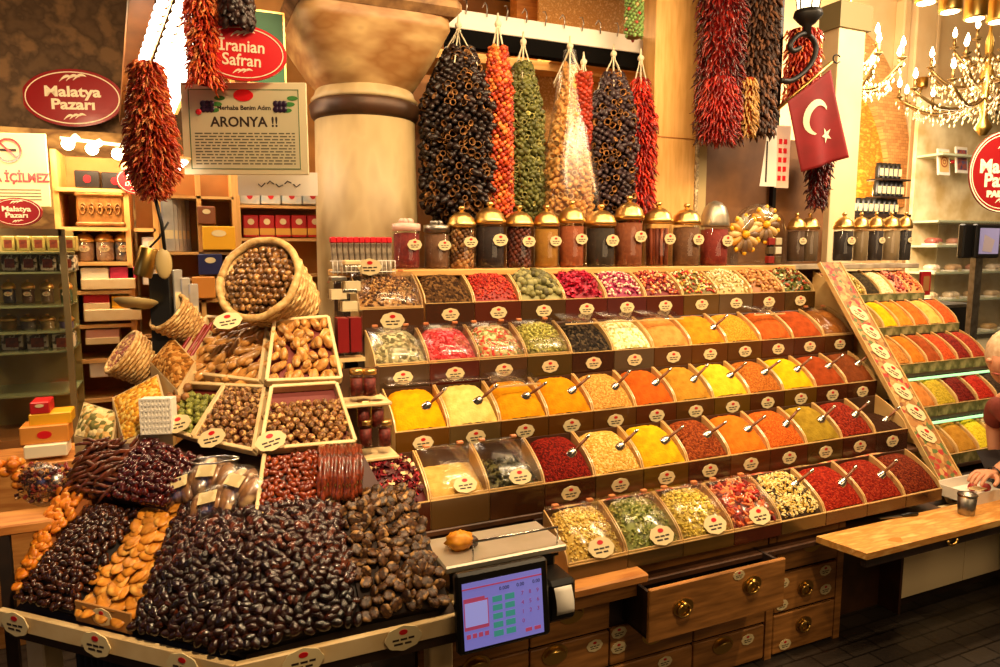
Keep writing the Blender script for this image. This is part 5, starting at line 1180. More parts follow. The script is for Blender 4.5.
# notice posters
p = QY(245, 129, 2.8); k = depth(p)/FPX; M = frame_at(p, -.40)
t = thing('berry_poster', 'framed cream poster headed ARONYA with berries and lines of fine print', 'poster', M=M)
W_, H_ = 62*k, 45*k
MB().box(-W_, W_, -H_, H_, -.01, .002, bev=.002).build('poster_board', mat('poster_cream', '#d8c8a0', .4), t)
MB().box(-W_*.88, W_*.88, -H_*.88, H_*.84, .002, .003).build('inner_sheet', mat('poster_sheet', '#c8bc98', .4), t)
b = MB()
for x0, x1, y0, y1 in ((-.88, .88, .83, .85), (-.88, .88, -.88, -.86), (-.88, -.865, -.88, .85), (.865, .88, -.88, .85)): b.box(W_*x0, W_*x1, H_*y0, H_*y1, .003, .0036)
b.build('border_line', mat('poster_green', '#56704c', .5), t)
text('title', 'ARONYA !!', H_*.30, INK, T((0, H_*.14, .003)), t, .0006, .0012); text('heading', 'Merhaba Benim Ad\u0131m', H_*.135, INK, T((0, H_*.45, .003)), t, .0006, .0006)
b = MB()
for j in range(11):
    y = H_*(-.10-.066*j); rr = random.Random(j); x = -W_*.8
    while x < W_*.78:
        l = W_*rr.uniform(.04, .14); b.box(x, min(x+l, W_*.8), y-H_*.014, y+H_*.014, .003, .0034); x += l+W_*.025
b.build('fine_print', mat('print_grey', '#5a5240', .6), t)
em = MB().prism([(x, y+H_*.72) for x, y in ell(H_*.22, H_*.13, 20)], .003, .005).build('emblem', SGR, t)
for sx in (-.58, .58):
    b = MB()
    for q in range(6): b.ball(H_*.075, 8, 6, M=T((W_*sx+H_*.09*(q % 3-1), H_*(.42+.12*(q//3)), .004)) @ S(1, 1, .3))
    b.build('berries', mat('aronia_berry', '#2a1830', .3), t)
    b = MB()
    for q in range(3): b.prism([(W_*(sx+.10+.05*q)+x, H_*(.40+.13*q)+y) for x, y in ell(H_*.12, H_*.05, 12)], .003, .0045)
    b.build('leaves', mat('leaf_green', '#3c7c34', .5), t)
MB().ball(H_*.07, 8, 6, M=T((W_*-.72, H_*.36, .006)) @ S(1, 1, .3)).build('red_berry', SGR, t)
p = QY(278, 184, 2.86); M = frame_at(p, -.35); t = thing('paper_notice', 'white paper slip with handwritten Arabic hanging under the cream poster', 'notice', M=M)
MB().box(-41*k, 41*k, -12*k, 12*k, -.001, .001).build('paper', WHITE, t)
b = MB()
for q in range(5): b.tube([((-20+9*q)*k, 0, .002), ((-17+9*q)*k, (3 if q % 2 else -3)*k, .002), ((-13+9*q)*k, (1-q % 3)*k, .002)], .0022, 5)
b.build('handwriting', INK, t)
p = QY(20, 170, 3.9); k = depth(p)/FPX; M = frame_at(p, -.28)
t = thing('no_smoking_notice', 'cream notice with a crossed-out cigarette and red capitals at the left edge', 'notice', M=M)
MB().box(-40*k, 26*k, -36*k, 36*k, -.008, 0, bev=.002).build('notice_board', mat('notice_cream', '#e0cfa0', .5), t)
b = MB(); ring(b, 12*k, 12*k, 2*k, 0, .003, 32); 
b.box(-11*k, 11*k, -1*k, 1*k, .003, .005, M=rotm(0, 0, -.78)); o = b.build('prohibition_ring', SGR, t, T((-9*k, 19*k, .001)))
MB().box(-17*k, -2*k, 18*k, 20.5*k, 0, .002).build('cigarette', INK, t)
text('red_lettering', 'S\u0130GARA \u0130\u00c7\u0130LMEZ', 12*k, SGR, T((-14*k, -8*k, .001)), t, .0006, .002, .86)
b = MB()
for j in range(4): b.box(-34*k, 18*k, (-20-3.2*j)*k, (-19-3.2*j)*k, 0, .001)
b.build('fine_print', mat('print_grey', '#5a5240'), t)
# ------------------------------------------------------------------ left shop: shelves, cabinet, goods
struct(MB().box(-6, .05, 4.75, 5.05, 0, 4.2).build('wall_left_lower', mat('light_brown_stone', '#8c6636', .8, c2=['#6a4822', '#b08a50'], scale=5, bump=.5, bscale=20))).scale = (1, 1, QY(30, 128, 4.75).z/4.2)  # lower wall in a lighter brown stone than the wall above
YB = 3.95
def rectY(px0, px1, y0, y1, Y=YB): a = QY(px0, y1, Y); c = QY(px0, y0, Y); d = QY(px1, y1, Y); return a.x, d.x, a.z, c.z
xa, xb, _, _ = rectY(74, 141, 150, 440)
z_b = QY(74, 445, YB).z
bc_ = thing('pine_bookcase', 'pine wall shelves with jars and sweet boxes at the back left', 'shelf', ((xa+xb)/2, YB, 0)); ox = (xa+xb)/2
b = MB(); ztop = QY(74, 150, YB).z
for x in (xa, xb): b.box(x-ox-.012, x-ox+.012, 0, .3, .2, ztop)
b.build('side_board', WOODV, bc_)
MB().box(xa-ox, xb-ox, .28, .3, .2, ztop).build('back_board', mat('pine_back', '#b8803c', .6, c2='#9c6a2c', scale=5), bc_)
SHY = [168+20, 227, 262, 291, 325, 360, 400]
for y in SHY: z = QY(80, y, YB).z; MB().box(xa-ox, xb-ox, -.01, .28, z-.018, z).build('shelf_board', WOODX, bc_)
def goods(px0, px1, y0, y1, Y, name, label, cat, m, extra=None, dz=.12, group=None, bev=.004):
    x0, x1, z0, z1 = rectY(px0, px1, y0, y1, Y); t = thing(name, label, cat, ((x0+x1)/2, Y, z0), 0, group)
    w2 = (x1-x0)/2; h = z1-z0
    MB().box(-w2, w2, 0, dz, 0, h, bev=bev).build('box_body', m, t)
    if extra == 'red_oval': MB().prism(ell(w2*.3, h*.22, 20), 0, .002, M=T((0, -.0005, h*.5)) @ FACE).build('red_oval', SGR, t)
    if extra == 'tray': MB().box(-w2*1.02, w2*1.02, -.006, dz, 0, h*.45, bev=.002).build('tray_front', CREAMW, t)
    if extra == 'window': MB().box(-w2*.6, w2*.6, -.002, .002, h*.2, h*.75).build('dark_window', mat('dark_sweets', '#5a2014', .4, c2='#8c3c1c', scale=40), t)
    if extra == 'band': MB().box(-w2, w2, -.001, .001, h*.1, h*.4).build('gold_band', mat('gold_band', '#d8a040', .4), t); 
    if extra in ('band', 'logo'): MB().prism(ell(w2*.45, h*.14, 16), 0, .002, M=T((0, -.001, h*.7)) @ FACE).build('pale_logo', CREAM, t)
    return t
RB = mat('red_box', '#b81c20', .4); YB_ = mat('yellow_box', '#e0a420', .4); WB = mat('white_box', '#e8d8b8', .5); BLB = mat('blue_box', '#1c2050', .4); BKB = mat('black_box', '#1c1512', .35); OB = mat('orange_box', '#d08430', .5); PKB = mat('pink_box', '#b8304c', .4)
goods(75, 100, 170, 187, YB, 'black_gift_box', 'left of the two black boxes with red ovals on the top shelf', 'box', BKB, 'red_oval'); goods(102, 129, 172, 189, YB, 'black_gift_box', 'right of the two black boxes with red ovals on the top shelf', 'box', BKB, 'red_oval')
x0, x1, z0, z1 = rectY(76, 126, 191, 226); t = thing('carved_chest', 'carved gilded wooden chest on the shelf above the pale jars', 'chest', ((x0+x1)/2, YB, z0)); w2 = (x1-x0)/2; h = z1-z0
CHM = mat('carved_wood', '#b07838', .4, .2, c2='#8a5826', scale=30, bump=.6)
MB().box(-w2*.95, w2*.95, 0, .16, 0, h*.9, bev=.01).box(-w2, w2, -.01, .17, 0, h*.12, bev=.006).build('chest_body', CHM, t)
MB().box(-w2, w2, -.012, .17, h*.84, h, bev=.01).build('lid', CHM, t)
b = MB()
for q in range(5):
    b.tube([(w2*(-.7+.35*q)+w2*.14*math.cos(a)*(1-a/14), -.004, h*.48+h*.2*math.sin(a)*(1-a/14)) for a in [i*.6 for i in range(16)]], .004, 5)
b.build('scroll_carving', CHM, t)
for i, (px, c1) in enumerate([(86, '#d8a880'), (106, '#e0c0a0'), (125, '#5c6470')]):
    jar(px, 261, 231, 17, 'sweet%d' % i, [c1, '#b89070'], ['pinkish', 'pale cream', 'blue grey'][i]+' filled squat glass jar on the bookcase shelf', 'dome', Y=YB+.08, Z=QY(80, 262, YB).z, group='squat glass jars on the back shelf', lidm=GOLD, tagx=0)
goods(81, 109, 268, 281, YB, 'sweet_box', 'cream packet of sweets beside the pink packet on the shelf', 'box', WB); goods(110, 136, 267, 280, YB, 'sweet_box', 'pink packet of sweets beside the cream packet on the shelf', 'box', PKB)
goods(81, 136, 279, 290, YB-.02, 'pale_carton', 'long pale carton tray in front of the pink packet', 'carton', CREAMW, dz=.02)
goods(84, 110, 295, 310, YB, 'red_sweet_box', 'red lettered box of sweets below the long pale carton', 'box', RB, 'tray'); goods(112, 136, 296, 311, YB, 'yellow_sweet_box', 'yellow packet beside the red lettered sweets box', 'box', YB_)
goods(84, 142, 310, 322, YB-.02, 'pale_carton', 'long cream carton under the red and yellow packets', 'carton', CREAMW, dz=.02)
goods(86, 120, 330, 345, YB, 'pink_carton', 'pink and cream carton on the lower bookcase shelf', 'carton', mat('pink_cream', '#d89c84', .5), 'tray')
goods(90, 118, 362, 378, YB, 'cream_carton', 'cream carton low on the bookcase behind the grain bag', 'carton', WB)
# second bay and side shelving
xa2, xb2, _, _ = rectY(142, 168, 150, 440)
b2 = thing('narrow_shelf_bay', 'narrow pine shelf bay holding pale framed cards beside the bookcase', 'shelf', ((xa2+xb2)/2, YB+.02, 0)); ox2 = (xa2+xb2)/2
MB().box(xb2-ox2-.012, xb2-ox2+.012, 0, .28, .2, ztop).build('side_board', WOODV, b2); MB().box(xa2-ox2+.02, xb2-ox2, .25, .27, .2, ztop).build('back_board', mat('pine_back', '#b8803c'), b2)
for y in (228, 262, 300, 335): z = QY(150, y, YB).z; MB().box(xa2-ox2+.02, xb2-ox2, 0, .27, z-.018, z).build('shelf_board', WOODX, b2)
goods(143, 164, 237, 259, YB+.04, 'pale_framed_card', 'pale card with pink blot in the narrow bay', 'card', WHITE, 'logo', dz=.02); goods(143, 160, 270, 285, YB+.04, 'pale_carton', 'small white carton in the narrow bay below the card', 'carton', WHITE)
xs0, xs1 = QY(196, 260, 3.5).x, QY(322, 260, 3.9).x
b3 = thing('product_shelf', 'pine shelves of red and pale blue boxes behind the cream poster', 'shelf', (QY(280, 240, 3.9).x, 3.9, 0)); o3 = b3.location.x
xl3 = QY(240, 200, 3.9).x-o3; xr3 = QY(330, 200, 3.9).x-o3
MB().box(xl3, xr3, .2, .22, .2, 3.0).build('back_board', mat('pine_back', '#b8803c'), b3); MB().box(xl3-.02, xl3, 0, .22, .2, 3.0).build('side_board', WOODV, b3)
for y in (170, 205, 238, 275): z = QY(260, y, 3.9).z; MB().box(xl3, xr3, 0, .2, z-.015, z).build('shelf_board', WOODX, b3)
for i in range(5): goods(244+16*i, 259+16*i, 215, 237, 3.92, 'red_tea_box', 'red box with pale logo and gold band on the shelf beside the column', 'box', RB, 'band', group='red boxes on the product shelf')
for i in range(4): goods(240+21*i, 260+21*i, 186, 204, 3.92, 'blue_white_box', 'white and blue patterned box on the shelf below the poster', 'box', mat('blue_white_box', '#b8c8cc', .4, c2=['#e0d8c8', '#5c8cb0'], scale=12), 'red_oval', group='white and blue boxes on the product shelf')
b4 = thing('side_cupboard', 'pine side cupboard with silver packets and gold boxes left of the product shelf', 'cupboard', (QY(200, 250, 3.55).x, 3.55, 0)); o4 = b4.location.x
xl4 = QY(163, 250, 3.55).x-o4; xr4 = QY(236, 250, 3.55).x-o4
MB().box(xl4, xr4, .2, .22, 0, QY(200, 150, 3.55).z).build('back_board', mat('pine_back', '#b8803c'), b4)
for x in (xl4, xl4+.16, xr4): MB().box(x-.01, x+.01, 0, .2, 0, QY(200, 168, 3.55).z).build('side_board', WOODV, b4)
for y in (196, 252, 278, 300): z = QY(200, y, 3.55).z; MB().box(xl4, xr4, 0, .2, z-.012, z).build('shelf_board', WOODX, b4)
SLV = mat('silver_packet', '#a8a49c', .3, .6, c2='#d8d4cc', scale=8)
for i in range(5):
    p = QY(169+4*i, 252, 3.60); p.z = QY(200, 252, 3.55).z; p.y = 3.57+.03*i; t = thing('silver_packet', 'upright silver foil packet in the slanting rank beside the chili string', 'packet', p, .5, 'silver packets in the side cupboard')
    MB().box(-.03, .03, -.012, .012, 0, .26, bev=.006).build('packet_body', SLV, t); MB().box(-.02, .02, -.0125, -.012, .06, .10).build('packet_label', CREAM, t)
goods(203, 236, 226, 250, 3.52, 'yellow_carton', 'bright yellow carton in the side cupboard', 'carton', YB_, 'logo'); goods(199, 223, 254, 275, 3.52, 'blue_carton', 'dark blue carton below the yellow one in the side cupboard', 'carton', BLB, 'logo'); goods(193, 216, 277, 299, 3.5, 'orange_carton', 'plain orange carton beside the nut basket', 'carton', OB)
goods(198, 216, 206, 224, 3.53, 'gold_jar_box', 'small brown box with pale rosettes above the yellow carton', 'box', mat('brown_box', '#7c4420', .5), 'logo')
# scoops hanging below the chili string
p = QY(160, 196, 2.6); t = thing('chili_tail_weight', 'braided dark cord with a wooden paddle hanging under the tall chili string', 'cord', p)
q = QY(160, 250, 2.6)-p; k = depth(p)/FPX
MB().tube([(-.02, 0, .02), (.0, 0, q.z*.5), (.005, 0, q.z)], .006, 7).build('braid', IRON, t)
MB().ball(1, 14, 10, M=T((0, 0, q.z-.045)) @ S(.026, .012, .052)).build('wooden_paddle', mat('dull_wood', '#a8905c', .5), t)
p = QY(146, 262, 2.65); t = thing('brass_scoop', 'brass cylinder scoop hanging tilted beside the wooden paddle', 'scoop', M=T(p) @ rotm(0, .28, 0))
MB().lathe([(.028, -.05), (.03, -.045), (.03, .045), (.027, .05), (.026, -.045), (.001, -.045)], 20, cap=False).build('cup_body', BRASS, t); MB().tube([(.0, 0, .05), (.02, 0, .09), (.035, 0, .15)], .004, 6).build('handle', IRON, t)
p = QY(162, 303, 2.75); t = thing('black_canister', 'tall black tin standing behind the baskets under the wooden paddle', 'tin', p)
MB().lathe([(.045, -.2), (.045, .1), (.04, .105)], 4, M=rotm(0, 0, .6), smooth=False).build('tin_body', BLACK, t)
p = QY(136, 303, 2.7); t = thing('wooden_bowl', 'shallow pale wooden scoop bowl resting above the wicker baskets', 'bowl', M=T(p) @ rotm(-.25, .1, 0))
MB().lathe([(.02, -.02), (.05, -.012), (.07, .006), (.068, .008), (.045, -.006), (.001, -.012)], 22, cap=False).build('bowl_body', mat('dull_wood', '#a8905c'), t)
# wicker baskets and trays of nuts left of the fruit stand
def wicker(px, py, dpt, R_, L, axis, label, fill=None, fm=None):
    c = QY(px, py, dpt); ax = Vector(axis).normalized(); xx = ax.cross(Vector((0, 0, 1))).normalized(); yy = ax.cross(xx)
    t = thing('wicker_basket', label, 'basket', M=basis(xx, yy, ax, c)); b = MB().lathe([(R_*.65, -L), (R_*.8, -L*.6), (R_, 0), (R_*.93, 0), (R_*.7, -L*.8)], 28, cap=False); b.build('basket_wall', WICK, t)
    b = MB()
    for j in range(13):
        z = -L+L*j/13; rr = R_*(.65+.35*(j/13))
        b.tube([((rr+.003*(1 if (i+j) % 2 else -1))*math.cos(2*PI*i/28), (rr+.003*(1 if (i+j) % 2 else -1))*math.sin(2*PI*i/28), z) for i in range(29)], L/24, 5)
    b.build('woven_strands', WICK, t); MB().tube([(R_*.97*math.cos(a), R_*.97*math.sin(a), 0) for a in [2*PI*i/32 for i in range(33)]], .008, 6).build('rim', WICK, t)
    if fm:
        b = MB().lathe([(R_*.9, -.02), (.001, .0)], 20, cap=False); P = proto_piece('nut')
        for i in range(130): a = i*2.4; r_ = R_*.85*math.sqrt(i/130); b.mb(P, T((r_*math.cos(a), r_*math.sin(a), -.004)) @ rq() @ S(.010))
        o = b.build('basket_filling', fm, t); o['kind'] = 'stuff'
MIXM = mat('mixed_nuts', '#a8743c', .5, island=['#7c4420', '#d8b070', '#8c2c20'])
wicker(122, 352, 2.75, .085, .16, (-.75, -.2, .6), 'tilted wicker basket spilling mixed nuts above the grain tray', 1, MIXM)
wicker(168, 312, 2.72, .075, .15, (-.6, -.3, .6), 'upper wicker basket tipped left beside the silver sachets')
def grain_tray(q, lift, label, cols, sc, face=2, kd='grain'):
    n = N2; P = quad_pts(q, face, lift); c = (P[0]+P[2])/2
    t = thing('grain_tray', label, 'tray', c)
    b = MB().add([p-c for p in P]+[p-c-Vector((0, 0, .10)) for p in P], [(3, 2, 1, 0), (4, 5, 6, 7)]+[(i, (i+1) % 4, 4+(i+1) % 4, 4+i) for i in range(4)]); b.build('tray_box', CREAMW, t)
    m = content_mat('tray_'+cols[0], 'grain', cols, sc)
    f = lambda u, v: tuple(bil(P, .03+.94*u, .03+.94*v)-c+n*(.004+.02*math.sin(PI*u)*math.sin(PI*v)+.002*noise3((u*40, v*40, 1))))
    o = MB().grid(f, 24, 24).build('loose_grain', m, t); o['kind'] = 'stuff'
grain_tray([(112, 398), (124, 442), (172, 425), (158, 374)], .05, 'tilted tray of golden slivered almonds left of the green balls', ['#d89c30', '#b87824', '#e8c060'], 120)
grain_tray([(150, 362), (178, 392), (196, 362), (172, 336)], .05, 'tilted tray of brown chopped nuts beside the red packets', ['#a86c2c', '#7c4c1c', '#c89450'], 120)
grain_tray([(74, 436), (112, 446), (118, 412), (84, 402)], .03, 'striped tray of pale and green mixed seeds behind the brown strips', ['#c09858', '#6c6838', '#e0c890'], 90)
p = onf(157, 414, 2, .10); t = thing('white_crate', 'white slatted plastic crate standing beside the green balls', 'crate', M=T(p) @ rotm(0, 0, -.3))
b = MB()
for i in range(9): b.box(-.045+.011*i, -.040+.011*i, -.02, -.016, -.06, .05)
for i in range(7): b.box(-.045, .048, -.02, -.016, -.06+.018*i, -.055+.018*i)
b.box(-.045, .05, -.015, .03, -.06, .05); b.build('crate_body', WHITE, t)
for i, (px, py, lb) in enumerate([(178, 292, 'left silver sachet cluster packet behind the nut basket'), (186, 300, 'middle tall silver sachet behind the nut basket'), (194, 306, 'right tall silver sachet nearest the nut basket')]):
    p = QY(px, py, 2.75); t = thing('tall_sachet', lb, 'sachet', p, .3); MB().box(-.016, .016, -.008, .008, -.11, .08, bev=.003).build('sachet_body', SLV, t); MB().box(-.012, .012, -.009, -.008, -.06, .0).build('sachet_label', CREAM, t)
# bag of red fruit mix at the left end
p = onf(45, 484, 2, .03); t = thing('fruit_mix_bag', 'clear bag of dark red fruit mix standing at the left end', 'bag', M=T(p) @ rotm(0, 0, -.7))
b = MB(); P = proto_piece('chip')
for i in range(420): b.mb(P, T((random.uniform(-.08, .07), random.uniform(-.04, .05), random.uniform(-.05, .055))) @ rq() @ S(.008))
o = b.build('fruit_mix', mat('fruit_mix', '#5c1c18', .4, island=['#8c2c20', '#3a1210', '#c0884c']), t); o['kind'] = 'stuff'
MB().ball(1, 20, 12, M=S(.095, .06, .07), fn=lambda p_: 1+.05*noise3(p_, 6)).build('clear_bag', FILM, t)
lt = QY(10, 520, 2.7); t = thing('side_tray', 'wooden side tray jutting out behind the left end of the fruit stand', 'tray', QZ(28, 520, .82))
MB().box(-.10, .06, .0, .14, -.04, -.01, bev=.004).build('tray_board', WOOD, t); MB().box(-.08, -.05, 0, .03, -.82, -.04).build('leg', DARK, t)
p = QZ(12, 482, .88); t = thing('orange_fruit_bag', 'small bag of orange dried fruit at the far left edge', 'bag', p)
b = MB()
for i in range(14): b.ball(.018, 8, 6, M=T((random.uniform(-.05, .03), random.uniform(0, .06), random.uniform(-.02, .07))) @ S(1, .8, .8))
b.build('orange_fruit', YA, t)
# glass display cabinet at the far left
x0, x1, z0, z1 = rectY(-30, 77, 228, 440, 3.6)
gc = thing('glass_cabinet', 'tall glass display cabinet of patterned boxes and gold trinkets at the left edge', 'cabinet', ((x0+x1)/2, 3.6, 0)); og = (x0+x1)/2
OLV = mat('olive_frame', '#7c6c48', .4, .3)
b = MB()
for x in (x0, x1): b.box(x-og-.012, x-og+.012, -.012, .012, z0-.6, z1)
b.box(x0-og, x1-og, -.012, .012, z1-.03, z1); b.build('cabinet_frame', OLV, gc)
MB().box(x0-og, x1-og, .34, .36, z0-.6, z1).build('back_panel', mat('mirror_back', '#a8945c', .35, .2, c2='#8c783c', scale=4), gc)
MB().box(x0-og, x1-og, 0, .36, z0-.6, z0-.02).build('lower_panel', mat('cabinet_lower', '#8c5c2c', .5), gc)
SH = [252, 272, 306, 332, 352, 395]
for y in SH: z = QY(40, y, 3.6).z; MB().box(x0-og, x1-og, .01, .34, z-.008, z).build('glass_shelf', mat('glass_shelf_edge', '#8c9468', .2), gc)
MB().box(x0-og, x1-og, -.006, -.002, z0, z1-.03).build('glass_door', GLASS, gc)
PAT = mat('patterned_white_box', '#d8ceb0', .5, c2='#3c3424', scale=34, contrast=(.47, .53))
for j, (y0, y1, n, nm, lb) in enumerate([(236, 251, 5, 'gold_trim_box', 'small olive and gold patterned box on the top glass shelf'), (255, 271, 4, 'patterned_box', 'white patterned box with dark window on the second glass shelf'), (280, 304, 4, 'glass_flask', ''), (328-14, 331, 4, 'gift_carton', 'patterned carton on the middle glass shelf'), (334, 351, 3, 'patterned_box', 'white patterned box with chocolate window on the lower glass shelf')]):
    for i in range(n):
        w_ = 76/n; a, b_ = 2+w_*i, 2+w_*i+w_*.85
        if nm == 'glass_flask': jar((a+b_)/2, y1, y0, w_*.6, 'flask%d' % i, [['#2c2c3c', '#6a4420', '#8c6a3c', '#3c5c34'][i]], ['dark blue', 'brown', 'ochre', 'green'][i]+' tall gold-capped flask in the glass cabinet', 'dome', Y=3.72, group='flasks in the glass cabinet', tagx=0)
        elif j == 3: jar((a+b_)/2, y1, y0, w_*.7, 'trinket%d' % i, [['#a8843c', '#8c8474', '#b89850', '#7c6c8c'][i]], ['gold', 'silver grey', 'pale gold', 'lilac grey'][i]+' round trinket pot on the middle glass shelf', 'dome', Y=3.75, group='trinket pots in the glass cabinet', tagq=False)
        else: goods(a, b_, y0, y1, 3.72, nm, lb+(', ' + ['first', 'second', 'third', 'fourth', 'fifth'][i] + ' along'), 'box', PAT if j else mat('olive_gold', '#7c7438', .4, c2='#c8b060', scale=30), 'window', group='boxes on a glass cabinet shelf %d' % j)
goods(30, 50, 403, 415, 3.3, 'red_sweet_box', 'small red box on the yellow boxes below the glass cabinet', 'box', RB, 'logo'); goods(29, 72, 415, 427, 3.3, 'yellow_box', 'long yellow box lying below the small red box', 'box', YB_); goods(20, 70, 428, 446, 3.28, 'orange_carton', 'long orange brown carton below the yellow box', 'carton', OB, 'red_oval'); goods(24, 68, 447, 460, 3.26, 'cream_carton', 'long cream carton at the bottom of the left stack', 'carton', WB)
lc = QY(48, 461, 3.24); t = thing('low_counter', 'plain wooden counter under the stack of boxes at the left', 'counter', (lc.x, 3.24, 0)); MB().box(-.35, .22, 0, .3, 0, lc.z-.006, bev=.004).build('counter_body', WOOD, t)
# lights at the upper left
GLW = glow('led_white', '#fff0d8', 14); GLB = glow('bulb_warm', '#ffe2a8', 30)
def bar3(name, label, A, B, r, m=GLW, housing=True):
    t = thing(name, label, 'light', A); d = Vector(B)-Vector(A); L = d.length; d.normalize(); y = Vector((0, 0, 1)).cross(d).normalized(); z = d.cross(y); M = basis(d, y, z)
    MB().box(0, L, -r, r, -r*.6, 0, M=M, bev=r*.2).build('light_tube', m, t)
    if housing: MB().box(-.01, L+.01, -r*1.5, r*1.5, 0, r*.5, M=M).build('housing', WOODX, t)
bar3('light_bar', 'broad blown-out white light bar slanting down beside the upper chili string', QY(206, -8, 3.0), QY(160, 112, 3.9), .055)
bar3('light_tube', 'short white tube light slanting across the lower part of the tall chili string', QY(184, 160, 2.8), QY(152, 190, 3.0), .016)
for i, (a, b_) in enumerate([((168, -5), (146, 60)), ((187, -5), (160, 66))]):
    A = QY(*a, 2.8); B = QY(*b_, 3.5); t = thing('led_strip', ['left', 'right'][i]+' strip of paired LED dots beside the broad light bar', 'light', A); d = B-A
    MB().tube([(0, 0, 0), tuple(d)], .02, 4).build('strip_back', WOODX, t)
    for q in range(9): MB().ball(.022, 8, 6, M=T(d*((q+.5)/9)+Vector((-.01, -.02, -.01)))).build('led_lamp', glow('led_dot', '#fff0e0', 18), t)
p0 = QY(142, -10, 3.2); p1 = QY(128, 120, 4.6); t = thing('canopy_beam', 'brown wooden canopy beam between the dark wall and the light strips', 'beam', p0)
b = MB(); bar(b, Vector((0, 0, 0)), p1-p0, .09, .05, M=Matrix.Identity(4)); b.build('beam_board', mat('canopy_brown', '#7c4c20', .6, c2='#5c3414', scale=6), t)
for i, (px, py) in enumerate([(68, 144), (92, 149), (118, 154)]):
    p = QY(px, py, 3.9); t = thing('light_bulb', ['leftmost of three glowing bulbs under the dark wall sign', 'middle one of three glowing bulbs under the dark wall sign', 'glowing bulb nearest the tall chili string'][i], 'light bulb', p, 0, 'bulbs on the left wire')
    MB().ball(.028, 12, 8).build('bulb', GLB, t); MB().lathe([(.014, .02), (.017, .05), (.012, .06)], 12, M=rotm(0, .8, 0)).build('socket', WHITE, t)
    point('bulb_light', p+Vector((0, -.08, -.03)), 4, .03)
a, b_ = QY(60, 138, 3.92), QY(130, 146, 3.92); t = thing('bulb_rail', 'thin pale rail carrying the three bulbs', 'rail', a); MB().tube([(0, 0, 0), tuple(b_-a)], .008, 6).build('rail_bar', WHITE, t)
# green framed picture behind saffron sign
p = QY(266, 48, 3.3); t = thing('green_picture', 'green framed panel with gold border behind the saffron sign', 'picture', M=frame_at(p, 0)); k = depth(p)/FPX
MB().box(-19*k, 19*k, -36*k, 36*k, -.02, 0).build('picture_frame', GOLD, t); MB().box(-17*k, 17*k, -34*k, 34*k, 0, .003).build('picture_panel', GREEN, t)
# ------------------------------------------------------------------ lantern, flag and papers by the pier
p = QY(808, 14, 2.86); k = depth(p)/FPX
t = thing('wall_lantern', 'black iron lantern on a scroll bracket beside the brown okra', 'lantern', p)
MB().lathe([(13*k, 3*k), (14*k, -2*k), (8*k, -9*k), (4*k, -12*k), (4*k, -22*k)], 14).build('lantern_base', IRON, t)
MB().lathe([(10*k, 3*k), (13*k, 26*k)], 6, smooth=False, cap=False).build('lantern_glass', glow('lantern_glow', '#ffe8b8', 4), t)
b = MB()
for i in range(6): a = i*PI/3; b.tube([(10*k*math.cos(a), 10*k*math.sin(a), 3*k), (13.5*k*math.cos(a), 13.5*k*math.sin(a), 27*k)], .004, 5)
b.build('lantern_cage', IRON, t)
pts = [QY(x, y, 2.86)-p for x, y in [(800, 48), (793, 51), (790, 46), (794, 39), (802, 34), (811, 37), (816, 48), (812, 62), (802, 74), (790, 81), (779, 80)]]
cr = []
for i in range(len(pts)-1):
    for q in range(4):
        u = q/4; P0, P1_, P2_, P3_ = pts[max(i-1, 0)], pts[i], pts[i+1], pts[min(i+2, len(pts)-1)]
        cr.append(.5*((2*P1_)+(P2_-P0)*u+(2*P0-5*P1_+4*P2_-P3_)*u*u+(3*P1_-P0-3*P2_+P3_)*u**3))
MB().tube(cr, .014, 8).build('scroll_bracket', IRON, t)
A_ = QY(777, 110, 3.02); B_ = QY(832, 62, 2.9)
t = thing('turkish_flag', 'red flag with white crescent and star hanging from a slanting gilt pole', 'flag', A_)
po = MB().tube([(0, 0, 0), tuple(B_-A_)], .009, 8).build('flag_pole', BRASS, t)
cc = B_-A_+Vector((.035, 0, .02)); MB().tube([tuple(cc+Vector((.028*math.cos(a), 0, .022*math.sin(a)))) for a in [.6+5.1*i/14 for i in range(15)]], .004, 5).build('crescent_finial', IRON, po)
q = [QY(786, 102, 3.0), QY(829, 70, 2.93), QY(845, 158, 2.93), QY(802, 172, 3.0)]
def flagf(u, v): P_ = (q[0]*(1-u)+q[1]*u)*(1-v)+(q[3]*(1-u)+q[2]*u)*v-A_; return P_+Vector((0, -.012+.016*math.sin(u*9+v*2)*v, 0))
nF = (q[1]-q[0]).cross(q[3]-q[0]).normalized(); nF = nF if nF.y < 0 else -nF
FL = MB().sheet(lambda u, v: tuple(flagf(u, v)), 24, 24, (0, .003, 0)).build('flag_cloth', mat('flag_red', '#860a14', .7, c2='#74080f', scale=8), t)
def onflag(name, fpoly, m):
    b = MB(); vs = [flagf(u, v)+Vector((0, -.003, 0)) for u, v in fpoly]; n_ = len(vs)
    b.add(vs+[v+Vector((0, .002, 0)) for v in vs], [tuple(range(n_))]+[(i, (i+1) % n_, n_+(i+1) % n_, n_+i) for i in range(n_)]); b.build(name, m, FL)
RT_ = .9; c0_, R_o, R_i = (.50, .40), .29, .232; cres = []
for i in range(17): a = -2.0+(4.0)*i/16+PI+RT_; cres.append((c0_[0]+R_o*math.cos(a), c0_[1]+R_o*.72*math.sin(a)))
inner = []
for i in range(17): a = -1.85+(3.7)*i/16+PI+RT_; inner.append((c0_[0]+.08*math.cos(RT_)+R_i*math.cos(a), c0_[1]+.08*.72*math.sin(RT_)+R_i*.72*math.sin(a)))
cb_ = MB(); vs = [flagf(*x)+Vector((0, -.004, 0)) for x in cres]+[flagf(*x)+Vector((0, -.004, 0)) for x in inner]
cb_.add(vs, [(i, i+1, 18+i, 17+i) for i in range(16)]); cb_.build('crescent', CRW, FL)
star = []
